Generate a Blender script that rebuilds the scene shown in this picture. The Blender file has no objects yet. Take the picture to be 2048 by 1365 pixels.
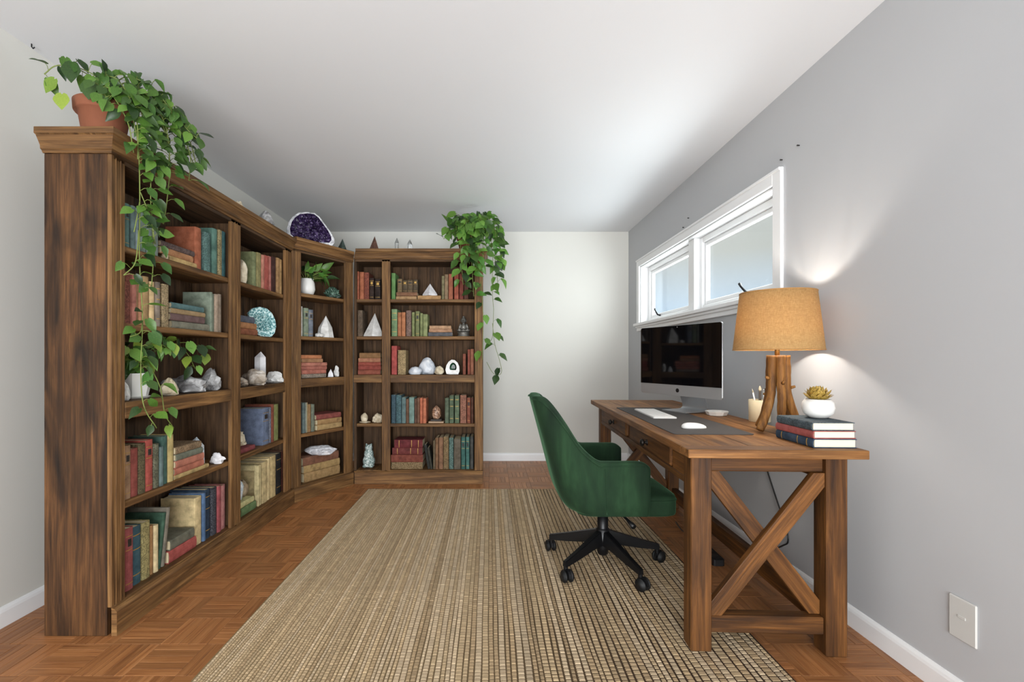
import bpy, bmesh, math, random
import numpy as np
from mathutils import Vector, Matrix, Euler, noise

# ------------------------------------------------------------------ camera, world, light, exposure
SC = bpy.context.scene
COL = SC.collection
CAM_Z = 1.097
cam_d = bpy.data.cameras.new('camera')
cam_d.sensor_width = 36.0
cam_d.lens = 940.0 / 2048.0 * 36.0
cam_d.shift_x = 46.0 / 2048.0
cam_d.shift_y = 33.5 / 2048.0
cam_d.clip_start = 0.02
cam = bpy.data.objects.new('camera', cam_d)
cam.location = (0, 0, CAM_Z)
cam.rotation_euler = (math.pi / 2, 0, 0)
COL.objects.link(cam)
SC.camera = cam

world = bpy.data.worlds.new('overcast_sky')
SC.world = world
world.use_nodes = True
bg = world.node_tree.nodes['Background']
# pale blue above the horizon passing into even grey-white cloud
_t = world.node_tree
_g = _t.nodes.new('ShaderNodeTexCoord'); _s = _t.nodes.new('ShaderNodeSeparateXYZ'); _r = _t.nodes.new('ShaderNodeValToRGB')
_t.links.new(_g.outputs['Generated'], _s.inputs[0]); _t.links.new(_s.outputs[2], _r.inputs[0]); _t.links.new(_r.outputs[0], bg.inputs[0])
_e = _r.color_ramp.elements
_e[0].position = 0.10; _e[0].color = (0.66, 0.80, 0.97, 1)
_e[1].position = 0.20; _e[1].color = (0.64, 0.64, 0.61, 1)
bg.inputs[1].default_value = 0.95

def area_light(name, loc, rot, sx, sy, power, color=(1, 1, 1)):
    d = bpy.data.lights.new(name, 'AREA')
    d.shape = 'RECTANGLE'; d.size = sx; d.size_y = sy; d.energy = power; d.color = color
    o = bpy.data.objects.new(name, d); o.location = loc; o.rotation_euler = rot
    COL.objects.link(o)
    return o

# added fill lights through an invented opening behind the camera, the lower tilted upward
area_light('rear_fill', (-0.1, -3.3, 1.25), (math.radians(92), 0, 0), 4.4, 2.4, 275, (0.95, 0.98, 1.0))
area_light('rear_ceiling_fill', (-0.1, -2.9, 0.10), (math.radians(112), 0, 0), 3.6, 1.4, 180, (0.96, 0.985, 1.0))
# daylight entering by the high window in the grey wall
area_light('side_window_daylight', (1.72, 3.52, 1.72), (0, math.radians(90), 0), 0.55, 2.1, 32, (0.95, 0.98, 1.0))
area_light('side_ceiling_fill', (1.76, 3.52, 1.48), (0, math.radians(114), 0), 0.5, 2.1, 13, (0.97, 0.985, 1.0))  # upward fill added at the window to brighten the far ceiling

SC.view_settings.view_transform = 'Standard'
SC.view_settings.look = 'None'
SC.view_settings.exposure = 0.1
SC.view_settings.gamma = 1.0
SC.view_settings.use_curve_mapping = False

random.seed(7)

# ------------------------------------------------------------------ materials
def lin(c):
    if isinstance(c, str):
        c = [int(c[i:i + 2], 16) / 255 for i in (0, 2, 4)]
    return tuple(((v / 12.92) if v <= 0.04045 else ((v + 0.055) / 1.055) ** 2.4) for v in c[:3]) + (1.0,)

class NT:
    def __init__(s, name):
        s.m = bpy.data.materials.new(name); s.m.use_nodes = True
        s.t = s.m.node_tree; s.N = s.t.nodes; s.L = s.t.links
        s.p = s.N['Principled BSDF']; s.out = s.N['Material Output']
    def n(s, typ, **kw):
        nd = s.N.new(typ)
        for k, v in kw.items():
            if k.startswith('_'):
                nd.inputs[int(k[1:])].default_value = v
            else:
                setattr(nd, k, v)
        return nd
    def l(s, a, b): s.L.new(a, b)
    def noise(s, vec, scale, detail=4, rough=0.55, dist=0.0):
        nd = s.n('ShaderNodeTexNoise')
        nd.inputs['Scale'].default_value = scale; nd.inputs['Detail'].default_value = detail
        nd.inputs['Roughness'].default_value = rough; nd.inputs['Distortion'].default_value = dist
        s.l(vec, nd.inputs['Vector']); return nd.outputs['Fac']
    def ramp(s, fac, stops):
        r = s.n('ShaderNodeValToRGB'); e = r.color_ramp.elements
        while len(e) < len(stops): e.new(0.5)
        for el, (p, c) in zip(e, stops):
            el.position = p; el.color = lin(c) if not isinstance(c, tuple) else c
        s.l(fac, r.inputs[0]); return r.outputs[0]
    def mix(s, fac, a, b, blend='MIX'):
        m = s.n('ShaderNodeMix', data_type='RGBA', blend_type=blend)
        for v, i in ((fac, 0), (a, 6), (b, 7)):
            if isinstance(v, (int, float)): m.inputs[i].default_value = v
            elif isinstance(v, tuple): m.inputs[i].default_value = v
            else: s.l(v, m.inputs[i])
        return m.outputs[2]
    def math(s, op, a, b=0.0):
        m = s.n('ShaderNodeMath', operation=op)
        for v, i in ((a, 0), (b, 1)):
            if isinstance(v, (int, float)): m.inputs[i].default_value = v
            else: s.l(v, m.inputs[i])
        return m.outputs[0]
    def bump(s, h, strength=0.3, dist=0.01):
        b = s.n('ShaderNodeBump'); b.inputs['Strength'].default_value = strength; b.inputs['Distance'].default_value = dist
        s.l(h, b.inputs['Height']); s.l(b.outputs[0], s.p.inputs['Normal'])
    def set(s, **kw):
        for k, v in kw.items():
            k = k.replace('_', ' ')
            if hasattr(v, 'is_output'): s.l(v, s.p.inputs[k])
            else: s.p.inputs[k].default_value = v

def obj_vec(t, scale=(1, 1, 1), rnd=True):
    tc = t.n('ShaderNodeTexCoord')
    mp = t.n('ShaderNodeMapping'); mp.inputs['Scale'].default_value = scale
    if rnd:
        oi = t.n('ShaderNodeObjectInfo')
        vm = t.n('ShaderNodeVectorMath', operation='SCALE'); vm.inputs[0].default_value = (37, 53, 71)
        t.l(oi.outputs['Random'], vm.inputs['Scale'])
        ad = t.n('ShaderNodeVectorMath', operation='ADD')
        t.l(tc.outputs['Object'], ad.inputs[0]); t.l(vm.outputs[0], ad.inputs[1])
        t.l(ad.outputs[0], mp.inputs['Vector'])
    else:
        t.l(tc.outputs['Object'], mp.inputs['Vector'])
    return mp.outputs[0]

def plain(name, color, rough=0.5, metal=0.0, bump=0.0, bscale=200, var=0.0, **kw):
    t = NT(name); t.set(Base_Color=lin(color), Roughness=rough, Metallic=metal)
    if bump or var:
        v = obj_vec(t, rnd=False); f = t.noise(v, bscale, 3)
        if bump: t.bump(f, bump, 0.002)
        if var:
            f2 = t.noise(v, bscale * 0.1, 3)
            c = lin(color); d = tuple(x * (1 - var) for x in c[:3]) + (1,)
            t.set(Base_Color=t.mix(f2, d, c))
    for k, v in kw.items(): t.set(**{k: v})
    return t.m

WOOD = {}
def wood(kind, ax):
    """brown boards with the grain along the local axis ax"""
    key = (kind, ax)
    if key in WOOD: return WOOD[key]
    dark, mid, light, stain, rough = {
        'case': ('3a2614', '7a5733', 'a27a4b', 0.55, 0.6),
        'panel': ('21150c', '51351d', '77502d', 0.95, 0.6),
        'inner': ('281c12', '543d28', '6f533a', 0.4, 0.75),
        'desk': ('2c190b', '623d1a', '89592b', 0.6, 0.55),
        'top': ('4a2d15', '865a30', 'ad7d4a', 0.5, 0.5),
        'branch': ('4a2c14', '94642f', 'c09055', 0.45, 0.65),
    }[kind]
    t = NT('wood_%s_%s' % (kind, ax))
    lo = 1.6
    sc = {'x': (lo, 22, 22), 'y': (22, lo, 22), 'z': (22, 22, lo)}[ax]
    v = obj_vec(t, sc)
    g = t.noise(v, 1.6, 7, 0.62, 0.6)
    sc2 = {'x': (3, 160, 160), 'y': (160, 3, 160), 'z': (160, 160, 3)}[ax]
    fine = t.noise(obj_vec(t, sc2), 1.0, 3, 0.6)
    sc3 = {'x': (1.5, 6, 6), 'y': (6, 1.5, 6), 'z': (6, 6, 1.5)}[ax]
    blot = t.noise(obj_vec(t, sc3), 1.3, 3, 0.5, 0.8)
    c = t.ramp(g, [(0.28, dark), (0.5, mid), (0.74, light)])
    c = t.mix(t.math('MULTIPLY', t.ramp(fine, [(0.42, (1, 1, 1, 1)), (0.6, (0, 0, 0, 1))]), 0.35), c, lin(dark), 'MIX')
    dk = t.ramp(blot, [(0.44 if kind == 'panel' else 0.5, (0, 0, 0, 1)), (0.68 if kind == 'panel' else 0.72, (1, 1, 1, 1))])
    c = t.mix(t.math('MULTIPLY', dk, stain), c, tuple(x * 0.45 for x in lin(dark)[:3]) + (1,))
    if kind == 'panel':
        vk = t.n('ShaderNodeTexVoronoi'); vk.inputs['Scale'].default_value = 3.2
        sck = {'x': (0.5, 2, 2), 'y': (2, 0.5, 2), 'z': (2, 2, 0.55)}[ax]
        t.l(obj_vec(t, sck), vk.inputs['Vector'])
        kn = t.ramp(vk.outputs['Distance'], [(0.04, (1, 1, 1, 1)), (0.1, (0, 0, 0, 1))])
        c = t.mix(t.math('MULTIPLY', kn, 0.75), c, lin('1a0f08'))
    oi = t.n('ShaderNodeObjectInfo')
    hsv = t.n('ShaderNodeHueSaturation')
    t.l(t.math('ADD', t.math('MULTIPLY', oi.outputs['Random'], 0.4), 0.80), hsv.inputs['Value'])
    t.l(c, hsv.inputs['Color'])
    t.set(Base_Color=hsv.outputs[0], Roughness=rough, Specular_IOR_Level=0.28)
    t.bump(t.mix(0.5, g, fine), 0.45, 0.005)
    WOOD[key] = t.m
    return t.m

FLOORM = {}
def floor_wood(ax, T, W):
    if ax in FLOORM: return FLOORM[ax]
    t = NT('parquet_oak_' + ax)
    geo = t.n('ShaderNodeNewGeometry')
    sn = t.n('ShaderNodeVectorMath', operation='SNAP'); sn.inputs[1].default_value = (T, W, 1) if ax == 'x' else (W, T, 1)
    t.l(geo.outputs['Position'], sn.inputs[0])
    wn = t.n('ShaderNodeTexWhiteNoise', noise_dimensions='3D'); t.l(sn.outputs[0], wn.inputs['Vector'])
    mp = t.n('ShaderNodeMapping'); mp.inputs['Scale'].default_value = (4, 90, 1) if ax == 'x' else (90, 4, 1)
    ad = t.n('ShaderNodeVectorMath', operation='ADD')
    sc = t.n('ShaderNodeVectorMath', operation='SCALE'); sc.inputs['Scale'].default_value = 9.0
    t.l(wn.outputs['Color'], sc.inputs[0]); t.l(sc.outputs[0], ad.inputs[0]); t.l(geo.outputs['Position'], ad.inputs[1])
    t.l(ad.outputs[0], mp.inputs['Vector'])
    g = t.noise(mp.outputs[0], 1.0, 5, 0.6, 0.3)
    c = t.ramp(g, [(0.25, '7a4826'), (0.5, 'a06a3e'), (0.75, 'b47e50')])
    hsv = t.n('ShaderNodeHueSaturation')
    t.l(t.math('ADD', t.math('MULTIPLY', wn.outputs['Value'], 0.34), 0.80), hsv.inputs['Value'])
    t.l(c, hsv.inputs['Color'])
    t.set(Base_Color=hsv.outputs[0], Roughness=0.42)
    t.bump(g, 0.2, 0.002)
    FLOORM[ax] = t.m
    return t.m

def paint(name, color, rough=0.75):
    t = NT(name); v = obj_vec(t, rnd=False)
    f = t.noise(v, 260, 3); t.bump(f, 0.06, 0.001)
    big = t.noise(v, 0.8, 2)
    c = lin(color); d = tuple(x * 0.97 for x in c[:3]) + (1,)
    t.set(Base_Color=t.mix(big, d, c), Roughness=rough)
    return t.m

BOOKM = {}
def cloth(color, speckled=False):
    key = (color, speckled)
    if key in BOOKM: return BOOKM[key]
    t = NT('book_cloth_' + color)
    v = obj_vec(t)
    c = lin(color); g_ = sum(c[:3]) / 3
    c = tuple(0.90 * (x * 0.86 + g_ * 0.14) for x in c[:3]) + (1,)
    f = t.noise(v, 26, 5, 0.6)
    dk = tuple(x * 0.62 for x in c[:3]) + (1,); lt = tuple(min(1, x * 1.28 + 0.015) for x in c[:3]) + (1,)
    col = t.ramp(f, [(0.3, dk), (0.5, c), (0.72, lt)])
    if speckled:
        s = t.noise(v, 150, 3, 0.7)
        m = t.ramp(s, [(0.47, (0, 0, 0, 1)), (0.56, (1, 1, 1, 1))])
        alt = tuple(min(1, x * 0.30) for x in c[:3]) + (1,) if sum(c[:3]) > 0.25 else tuple(min(1, x * 2.4 + 0.06) for x in c[:3]) + (1,)
        col = t.mix(t.math('MULTIPLY', m, 0.75), col, alt)
    t.set(Base_Color=col, Roughness=0.78, Specular_IOR_Level=0.3)
    t.bump(t.noise(v, 700, 2), 0.25, 0.001)
    BOOKM[key] = t.m
    return t.m

def stone(name, dark, mid, light, scale=18, rough=0.5, trans=0.0, voro=False):
    t = NT(name); v = obj_vec(t)
    f = t.noise(v, scale, 6, 0.62, 0.8)
    if voro:
        vo = t.n('ShaderNodeTexVoronoi'); vo.inputs['Scale'].default_value = scale * 3; t.l(v, vo.inputs['Vector'])
        f = t.math('ADD', t.math('MULTIPLY', f, 0.6), t.math('MULTIPLY', vo.outputs['Distance'], 0.5))
    t.set(Base_Color=t.ramp(f, [(0.32, dark), (0.52, mid), (0.7, light)]), Roughness=rough)
    if trans: t.set(Transmission_Weight=trans)
    t.bump(f, 0.4, 0.006)
    return t.m

M = {}
M['ceiling'] = paint('ceiling_white', 'e4e5e7')
M['wall_warm'] = paint('wall_warm_white', 'd4d2cb')
M['wall_grey'] = paint('wall_pale_grey', 'babbbd')
M['trim'] = paint('trim_white_gloss', 'eeeeee', 0.35)
M['pages'] = plain('book_pages', 'd9c9a4', 0.85, 0, 0.3, 600, 0.15)
M['pages_white'] = plain('book_pages_pale', 'e8dcc2', 0.85, 0, 0.3, 600, 0.1)
M['gold'] = plain('gilt', 'b08a44', 0.45, 0.4)
M['ink'] = plain('dark_label', '2a221c', 0.6)
M['black_plastic'] = plain('black_plastic', '0e0e10', 0.42)
M['black_metal'] = plain('black_powder_coat', '111113', 0.38, 0.3)
M['rubber'] = plain('caster_rubber', '0a0a0b', 0.6)
M['alu'] = plain('brushed_aluminium', 'c6c8ca', 0.38, 0.75)
M['white_plastic'] = plain('white_plastic', 'ecebe8', 0.4)
M['iron'] = plain('dark_iron', '2a2724', 0.45, 0.8)
M['terracotta'] = plain('terracotta', '8d5338', 0.85, 0, 0.4, 90, 0.35)
M['ceramic'] = plain('white_glazed_ceramic', 'e6e4df', 0.35)
M['ceramic_cream'] = plain('cream_ceramic', 'e6d6b2', 0.5)
M['soil'] = plain('dark_soil', '2a1e15', 0.95, 0, 0.9, 120)
M['felt'] = plain('charcoal_felt', '4a4644', 0.9, 0, 0.4, 900, 0.1)
M['plate'] = plain('plate_off_white', 'c9c8c4', 0.4)
M['nail'] = plain('dark_nail', '3a3835', 0.5, 0.6)
M['soffit'] = plain('eave_soffit', 'd8d8d4', 0.8)

def leafmat(name, c1, c2):
    t = NT(name); v = obj_vec(t)
    f = t.noise(v, 14, 3)
    oi = t.n('ShaderNodeObjectInfo')
    f = t.math('ADD', t.math('MULTIPLY', f, 0.5), t.math('MULTIPLY', oi.outputs['Random'], 0.5))
    col = t.ramp(f, [(0.25, c1), (0.75, c2)])
    t.set(Base_Color=col, Roughness=0.42)
    tr = t.n('ShaderNodeBsdfTranslucent'); t.l(col, tr.inputs['Color'])
    mx = t.n('ShaderNodeMixShader'); mx.inputs[0].default_value = 0.25
    t.l(t.p.outputs[0], mx.inputs[1]); t.l(tr.outputs[0], mx.inputs[2]); t.l(mx.outputs[0], t.out.inputs['Surface'])
    return t.m
M['leaf_dark'] = leafmat('pothos_leaf_dark', '20381a', '44622a')
M['leaf_mid'] = leafmat('pothos_leaf_mid', '33581f', '648a36')
M['leaf_lime'] = leafmat('pothos_leaf_lime', '6f8c34', '9cb046')
M['leaf_bright'] = leafmat('ivy_leaf_bright', '44762a', '7aa648')
M['stem'] = plain('vine_stem', '6f7d3a', 0.6)
M['stem_brown'] = plain('vine_stem_brown', '5b4a30', 0.7)

t = NT('green_velvet'); v = obj_vec(t, rnd=False)
f = t.noise(obj_vec(t, (9, 9, 2.2), False), 1.0, 4, 0.6, 0.2)
t.set(Base_Color=t.ramp(f, [(0.3, '132217'), (0.55, '1e3521'), (0.75, '2a472d')]), Roughness=0.85, Specular_IOR_Level=0.2,
      Sheen_Weight=0.5, Sheen_Roughness=0.3, Sheen_Tint=lin('6a9a74'))
t.bump(t.noise(v, 500, 2), 0.15, 0.001)
M['velvet'] = t.m

t = NT('screen_glass'); t.set(Base_Color=lin('08080a'), Roughness=0.04, Specular_IOR_Level=0.5)
M['screen'] = t.m

t = NT('window_glass')
tr = t.n('ShaderNodeBsdfTransparent'); tr.inputs[0].default_value = (0.94, 0.97, 0.97, 1)
gl = t.n('ShaderNodeBsdfGlossy'); gl.inputs['Roughness'].default_value = 0.02
lw = t.n('ShaderNodeLayerWeight'); lw.inputs[0].default_value = 0.5
fac = t.math('ADD', t.math('MULTIPLY', t.math('POWER', lw.outputs['Facing'], 4.0), 0.35), 0.03)
mx = t.n('ShaderNodeMixShader'); t.l(fac, mx.inputs[0]); t.l(tr.outputs[0], mx.inputs[1]); t.l(gl.outputs[0], mx.inputs[2])
t.l(mx.outputs[0], t.out.inputs['Surface'])
M['glass'] = t.m

t = NT('linen_shade'); v = obj_vec(t, (1, 1, 1), False)
wv = t.noise(obj_vec(t, (60, 60, 500), False), 1.0, 3, 0.7)
wv2 = t.noise(obj_vec(t, (400, 400, 40), False), 1.0, 3, 0.7)
col = t.ramp(t.mix(0.5, wv, wv2), [(0.3, 'a67f4a'), (0.7, 'd6b27a')])
t.set(Base_Color=col, Roughness=0.9)
tr = t.n('ShaderNodeBsdfTranslucent'); t.l(col, tr.inputs['Color'])
mx = t.n('ShaderNodeMixShader'); mx.inputs[0].default_value = 0.40
t.l(t.p.outputs[0], mx.inputs[1]); t.l(tr.outputs[0], mx.inputs[2]); t.l(mx.outputs[0], t.out.inputs['Surface'])
M['linen'] = t.m
t = NT('bulb_glow'); t.set(Base_Color=(1, 1, 1, 1), Emission_Color=(1.0, 0.82, 0.58, 1), Emission_Strength=6.0)
M['bulb'] = t.m

# jute weave: colour per woven cell, fibres as fine relief
t = NT('jute_weave')
at = t.n('ShaderNodeAttribute', attribute_name='tint')
v = obj_vec(t, rnd=False)
fib = t.noise(obj_vec(t, (500, 60, 60), False), 1.0, 3)
hs = t.n('ShaderNodeHueSaturation'); t.l(at.outputs['Color'], hs.inputs['Color'])
t.l(t.math('ADD', t.math('MULTIPLY', fib, 0.35), 0.83), hs.inputs['Value'])
t.set(Base_Color=hs.outputs[0], Roughness=0.9); t.bump(fib, 0.3, 0.001)
M['jute'] = t.m
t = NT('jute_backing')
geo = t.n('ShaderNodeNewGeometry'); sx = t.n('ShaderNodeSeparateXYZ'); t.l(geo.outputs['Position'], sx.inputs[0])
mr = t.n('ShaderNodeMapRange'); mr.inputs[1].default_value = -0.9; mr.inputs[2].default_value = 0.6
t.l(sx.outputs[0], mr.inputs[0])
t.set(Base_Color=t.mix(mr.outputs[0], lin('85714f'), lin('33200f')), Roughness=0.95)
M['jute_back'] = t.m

M['quartz'] = stone('white_quartz', 'b9b6b0', 'd8d6d2', 'efedea', 14, 0.35)
M['milky'] = stone('milky_crystal', 'c9c7c8', 'e4e2e4', 'f4f2f4', 8, 0.25)
M['cream_rock'] = stone('cream_rock', 'b09f84', 'd0c2a6', 'e6dcc8', 16, 0.7)
M['grey_rock'] = stone('grey_white_rock', '4c4a4a', '8d8c8c', 'd8d8d8', 14, 0.5)
M['dark_rock'] = stone('dark_brown_rock', '1e1a18', '4a4038', '8a7a66', 18, 0.7)
M['tan_rock'] = stone('tan_rock', '5a4a38', '97846a', 'c0ae90', 16, 0.75)
M['blue_white'] = stone('pale_blue_white_agate', '8a93a0', 'd0d4da', 'f2f2f0', 9, 0.4)
M['teal_cry'] = stone('teal_crystal', '1f5058', '5f9a9c', 'cfe4e2', 30, 0.3, 0, True)
M['icy'] = stone('icy_blue_crystal', 'a8bac4', 'cfdbe2', 'eef3f5', 22, 0.3, 0, True)
M['marble'] = stone('brown_white_marbled_stone', '4a3c30', 'a89a8a', 'ece8e2', 10, 0.4)
M['green_cry'] = stone('dark_green_crystal', '121f19', '2f463a', '5c7a68', 26, 0.4, 0, True)
M['speck_stone'] = stone('grey_teal_speckled_stone', '2f4442', '8aa09c', 'd2dad6', 30, 0.45, 0, True)
M['agate_green'] = stone('deep_green_agate', '06150e', '10301f', '1c4a30', 18, 0.3)
M['pewter'] = plain('antique_pewter', '8a8780', 0.45, 0.65, 0.5, 60, 0.55)
M['amethyst'] = stone('amethyst_points', '0e0816', '33214a', '8a78a0', 34, 0.2)
M['geode_rim'] = stone('geode_white_band', '8a8a90', 'c8c8cc', 'ececee', 30, 0.5)
M['geode_skin'] = stone('geode_dark_skin', '141414', '2a2a2a', '4a4a4a', 30, 0.8)
M['brown_cry'] = stone('rose_brown_crystal', '3a2418', '7d5842', 'b8967c', 24, 0.4, 0, True)
M['clear'] = plain('clear_quartz', 'f2f4f4', 0.06, 0.0, Transmission_Weight=0.92)
M['dk_pyramid'] = stone('dark_green_grey_stone', '15201c', '33403a', '5c6a62', 22, 0.6)
M['br_pyramid'] = stone('red_brown_stone', '2e1a14', '5a3c30', '7d5c4c', 22, 0.65)
M['succulent'] = stone('golden_succulent_leaf', '6a5a28', 'a88a3c', 'd0b060', 8, 0.55)

# ------------------------------------------------------------------ geometry helpers
def link(name, mesh, mat=None, parent=None, loc=(0, 0, 0), rot=(0, 0, 0), smooth=False):
    o = bpy.data.objects.new(name, mesh)
    if mat is not None and mesh is not None and not mesh.materials: mesh.materials.append(mat)
    o.location = loc; o.rotation_euler = rot
    if parent is not None: o.parent = parent
    COL.objects.link(o)
    if smooth and mesh is not None:
        mesh.polygons.foreach_set('use_smooth', [True] * len(mesh.polygons))
    return o

def from_bm(bm, name):
    me = bpy.data.meshes.new(name); bm.normal_update(); bm.to_mesh(me); bm.free(); return me

def thing(name, label, cat, loc=(0, 0, 0), rz=0.0, group=None):
    o = bpy.data.objects.new(name, None)
    o.empty_display_size = 0.05
    o.location = loc; o.rotation_euler = (0, 0, rz); COL.objects.link(o)
    return tag(o, label, cat, group)

def tag(o, label, cat, group=None):
    o['label'] = label; o['category'] = cat
    if group: o['group'] = group
    return o

def struct(o, label=None):
    o['kind'] = 'structure'
    if label: o['label'] = label
    return o

_BOX = {}
def box_mesh(sx, sy, sz, bev, mat):
    key = (round(sx, 4), round(sy, 4), round(sz, 4), round(bev, 4), mat.name if mat else '')
    if key in _BOX: return _BOX[key]
    bm = bmesh.new()
    bmesh.ops.create_cube(bm, size=1.0)
    bmesh.ops.scale(bm, vec=(sx, sy, sz), verts=bm.verts)
    if bev > 0:
        bmesh.ops.bevel(bm, geom=bm.edges[:], offset=min(bev, min(sx, sy, sz) * 0.45), segments=1, profile=0.6, affect='EDGES')
    me = from_bm(bm, 'board'); me.materials.append(mat); _BOX[key] = me
    return me

def box(name, parent, x, y, z, mat, bev=0.0025, wood_kind=None):
    """an axis aligned board given by its ranges; wood boards get grain along their longest side"""
    s = (x[1] - x[0], y[1] - y[0], z[1] - z[0])
    if wood_kind:
        mat = wood(wood_kind, 'xyz'[max(range(3), key=lambda i: s[i])])
    me = box_mesh(*s, bev, mat)
    return link(name, me, None, parent, ((x[0] + x[1]) / 2, (y[0] + y[1]) / 2, (z[0] + z[1]) / 2))

def catmull(pts, per=8):
    P = [Vector(p) for p in pts]
    P = [2 * P[0] - P[1]] + P + [2 * P[-1] - P[-2]]
    out = []
    for i in range(1, len(P) - 2):
        a, b, c, d = P[i - 1:i + 3]
        for k in range(per):
            t = k / per
            out.append(0.5 * ((2 * b) + (c - a) * t + (2 * a - 5 * b + 4 * c - d) * t * t + (3 * b - a - 3 * c + d) * t ** 3))
    out.append(P[-2].copy())
    return out

def tube_bm(bm, pts, r, n=6, closed=False, cap=True):
    pts = [Vector(p) for p in pts]
    rs = r if isinstance(r, (list, tuple)) else [r] * len(pts)
    rings = []
    up = Vector((0.13, 0.31, 0.94))
    for i, p in enumerate(pts):
        if closed:
            d = pts[(i + 1) % len(pts)] - pts[i - 1]
        else:
            d = pts[min(i + 1, len(pts) - 1)] - pts[max(i - 1, 0)]
        d.normalize()
        a = up - d * up.dot(d)
        if a.length < 0.05: a = Vector((1, 0, 0)) - d * d.x
        a.normalize(); b = d.cross(a); up = a
        rings.append([bm.verts.new(p + (a * math.cos(2 * math.pi * k / n) + b * math.sin(2 * math.pi * k / n)) * rs[i]) for k in range(n)])
    m = len(rings)
    for i in range(m if closed else m - 1):
        A, B = rings[i], rings[(i + 1) % m]
        for k in range(n):
            bm.faces.new((A[k], A[(k + 1) % n], B[(k + 1) % n], B[k]))
    if cap and not closed:
        bm.faces.new(rings[0][::-1]); bm.faces.new(rings[-1])
    return rings

def tube(name, pts, r, mat, parent=None, n=8, closed=False, loc=(0, 0, 0)):
    bm = bmesh.new(); tube_bm(bm, pts, r, n, closed)
    return link(name, from_bm(bm, name), mat, parent, loc, smooth=True)

def lathe_bm(bm, prof, n=32, center=(0, 0)):
    rings = []
    for r, z in prof:
        if r < 1e-5: rings.append([bm.verts.new((center[0], center[1], z))])
        else: rings.append([bm.verts.new((center[0] + r * math.cos(2 * math.pi * k / n), center[1] + r * math.sin(2 * math.pi * k / n), z)) for k in range(n)])
    for A, B in zip(rings, rings[1:]):
        for k in range(n):
            q = [A[k % len(A)], A[(k + 1) % n % len(A)], B[(k + 1) % n % len(B)], B[k % len(B)]]
            q = list(dict.fromkeys(q))
            if len(q) > 2: bm.faces.new(q)

def lathe(name, prof, mat, parent=None, loc=(0, 0, 0), n=32, smooth=True):
    bm = bmesh.new(); lathe_bm(bm, prof, n)
    return link(name, from_bm(bm, name), mat, parent, loc, smooth=smooth)

def prism_mesh(name, outline, depth, bev=0.0, axis='y'):
    """a closed outline (x, z) extruded along y by depth, centred"""
    bm = bmesh.new()
    a = [bm.verts.new((x, -depth / 2, z)) for x, z in outline]
    b = [bm.verts.new((x, depth / 2, z)) for x, z in outline]
    bm.faces.new(a); bm.faces.new(b[::-1])
    n = len(outline)
    for i in range(n):
        bm.faces.new((a[(i + 1) % n], a[i], b[i], b[(i + 1) % n]))
    bmesh.ops.recalc_face_normals(bm, faces=bm.faces)
    if bev: bmesh.ops.bevel(bm, geom=bm.edges[:], offset=bev, segments=2, profile=0.5, affect='EDGES')
    return from_bm(bm, name)

def loft_rect(name, rings, mat, parent):
    """stacked rectangles (z, x0, x1, y0, y1) joined into one moulding"""
    bm = bmesh.new(); R = []
    for z, x0, x1, y0, y1 in rings:
        R.append([bm.verts.new(v) for v in ((x0, y0, z), (x1, y0, z), (x1, y1, z), (x0, y1, z))])
    for A, B in zip(R, R[1:]):
        for k in range(4):
            bm.faces.new((A[k], A[(k + 1) % 4], B[(k + 1) % 4], B[k]))
    bm.faces.new(R[0][::-1]); bm.faces.new(R[-1])
    bm.normal_update()
    for f in bm.faces:
        if abs(f.normal.x) > 0.5: f.material_index = 1
    me = from_bm(bm, name); me.materials.append(mat); me.materials.append(wood('case', 'y'))
    return link(name, me, None, parent)

def quads(name, boxes, mat):
    """several solid blocks forming one wall with its opening"""
    bm = bmesh.new()
    for (x0, x1, y0, y1, z0, z1) in boxes:
        v = [bm.verts.new((x, y, z)) for z in (z0, z1) for y in (y0, y1) for x in (x0, x1)]
        for f in ((0, 2, 3, 1), (4, 5, 7, 6), (0, 1, 5, 4), (2, 6, 7, 3), (0, 4, 6, 2), (1, 3, 7, 5)):
            bm.faces.new([v[i] for i in f])
    bmesh.ops.remove_doubles(bm, verts=bm.verts, dist=1e-5)
    return link(name, from_bm(bm, name), mat)

# ------------------------------------------------------------------ the room
XL, XR, YB, YF, H = -1.986, 1.486, 5.005, -1.55, 2.44
TH = 0.14
struct(quads('ceiling', [(XL - TH, XR + TH, YF - TH, YB + TH, H, H + 0.1)], M['ceiling']), 'plain white ceiling')
struct(quads('wall_left', [(XL - TH, XL, YF - TH, YB + TH, 0, H)], M['wall_warm']), 'warm white side wall behind the long bookcase')
struct(quads('wall_back', [(XL, XR, YB, YB + TH, 0, H)], M['wall_warm']), 'warm white end wall')
WY0, WY1, WZ0, WZ1 = 2.437, 4.612, 1.435, 1.992
struct(quads('wall_right', [(XR, XR + TH, YF - TH, WY0, 0, H), (XR, XR + TH, WY1, YB + TH, 0, H),
                            (XR, XR + TH, WY0, WY1, 0, WZ0), (XR, XR + TH, WY0, WY1, WZ1, H)], M['wall_grey']), 'pale grey wall with a high window')
struct(quads('wall_rear', [(XL, -1.65, YF - TH, YF, 0, H), (1.35, XR, YF - TH, YF, 0, H), (-1.65, 1.35, YF - TH, YF, 2.3, H)], M['wall_warm']), 'unseen wall with a wide opening added for light')  # out of view; its opening is invented to admit the rear fill

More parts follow.
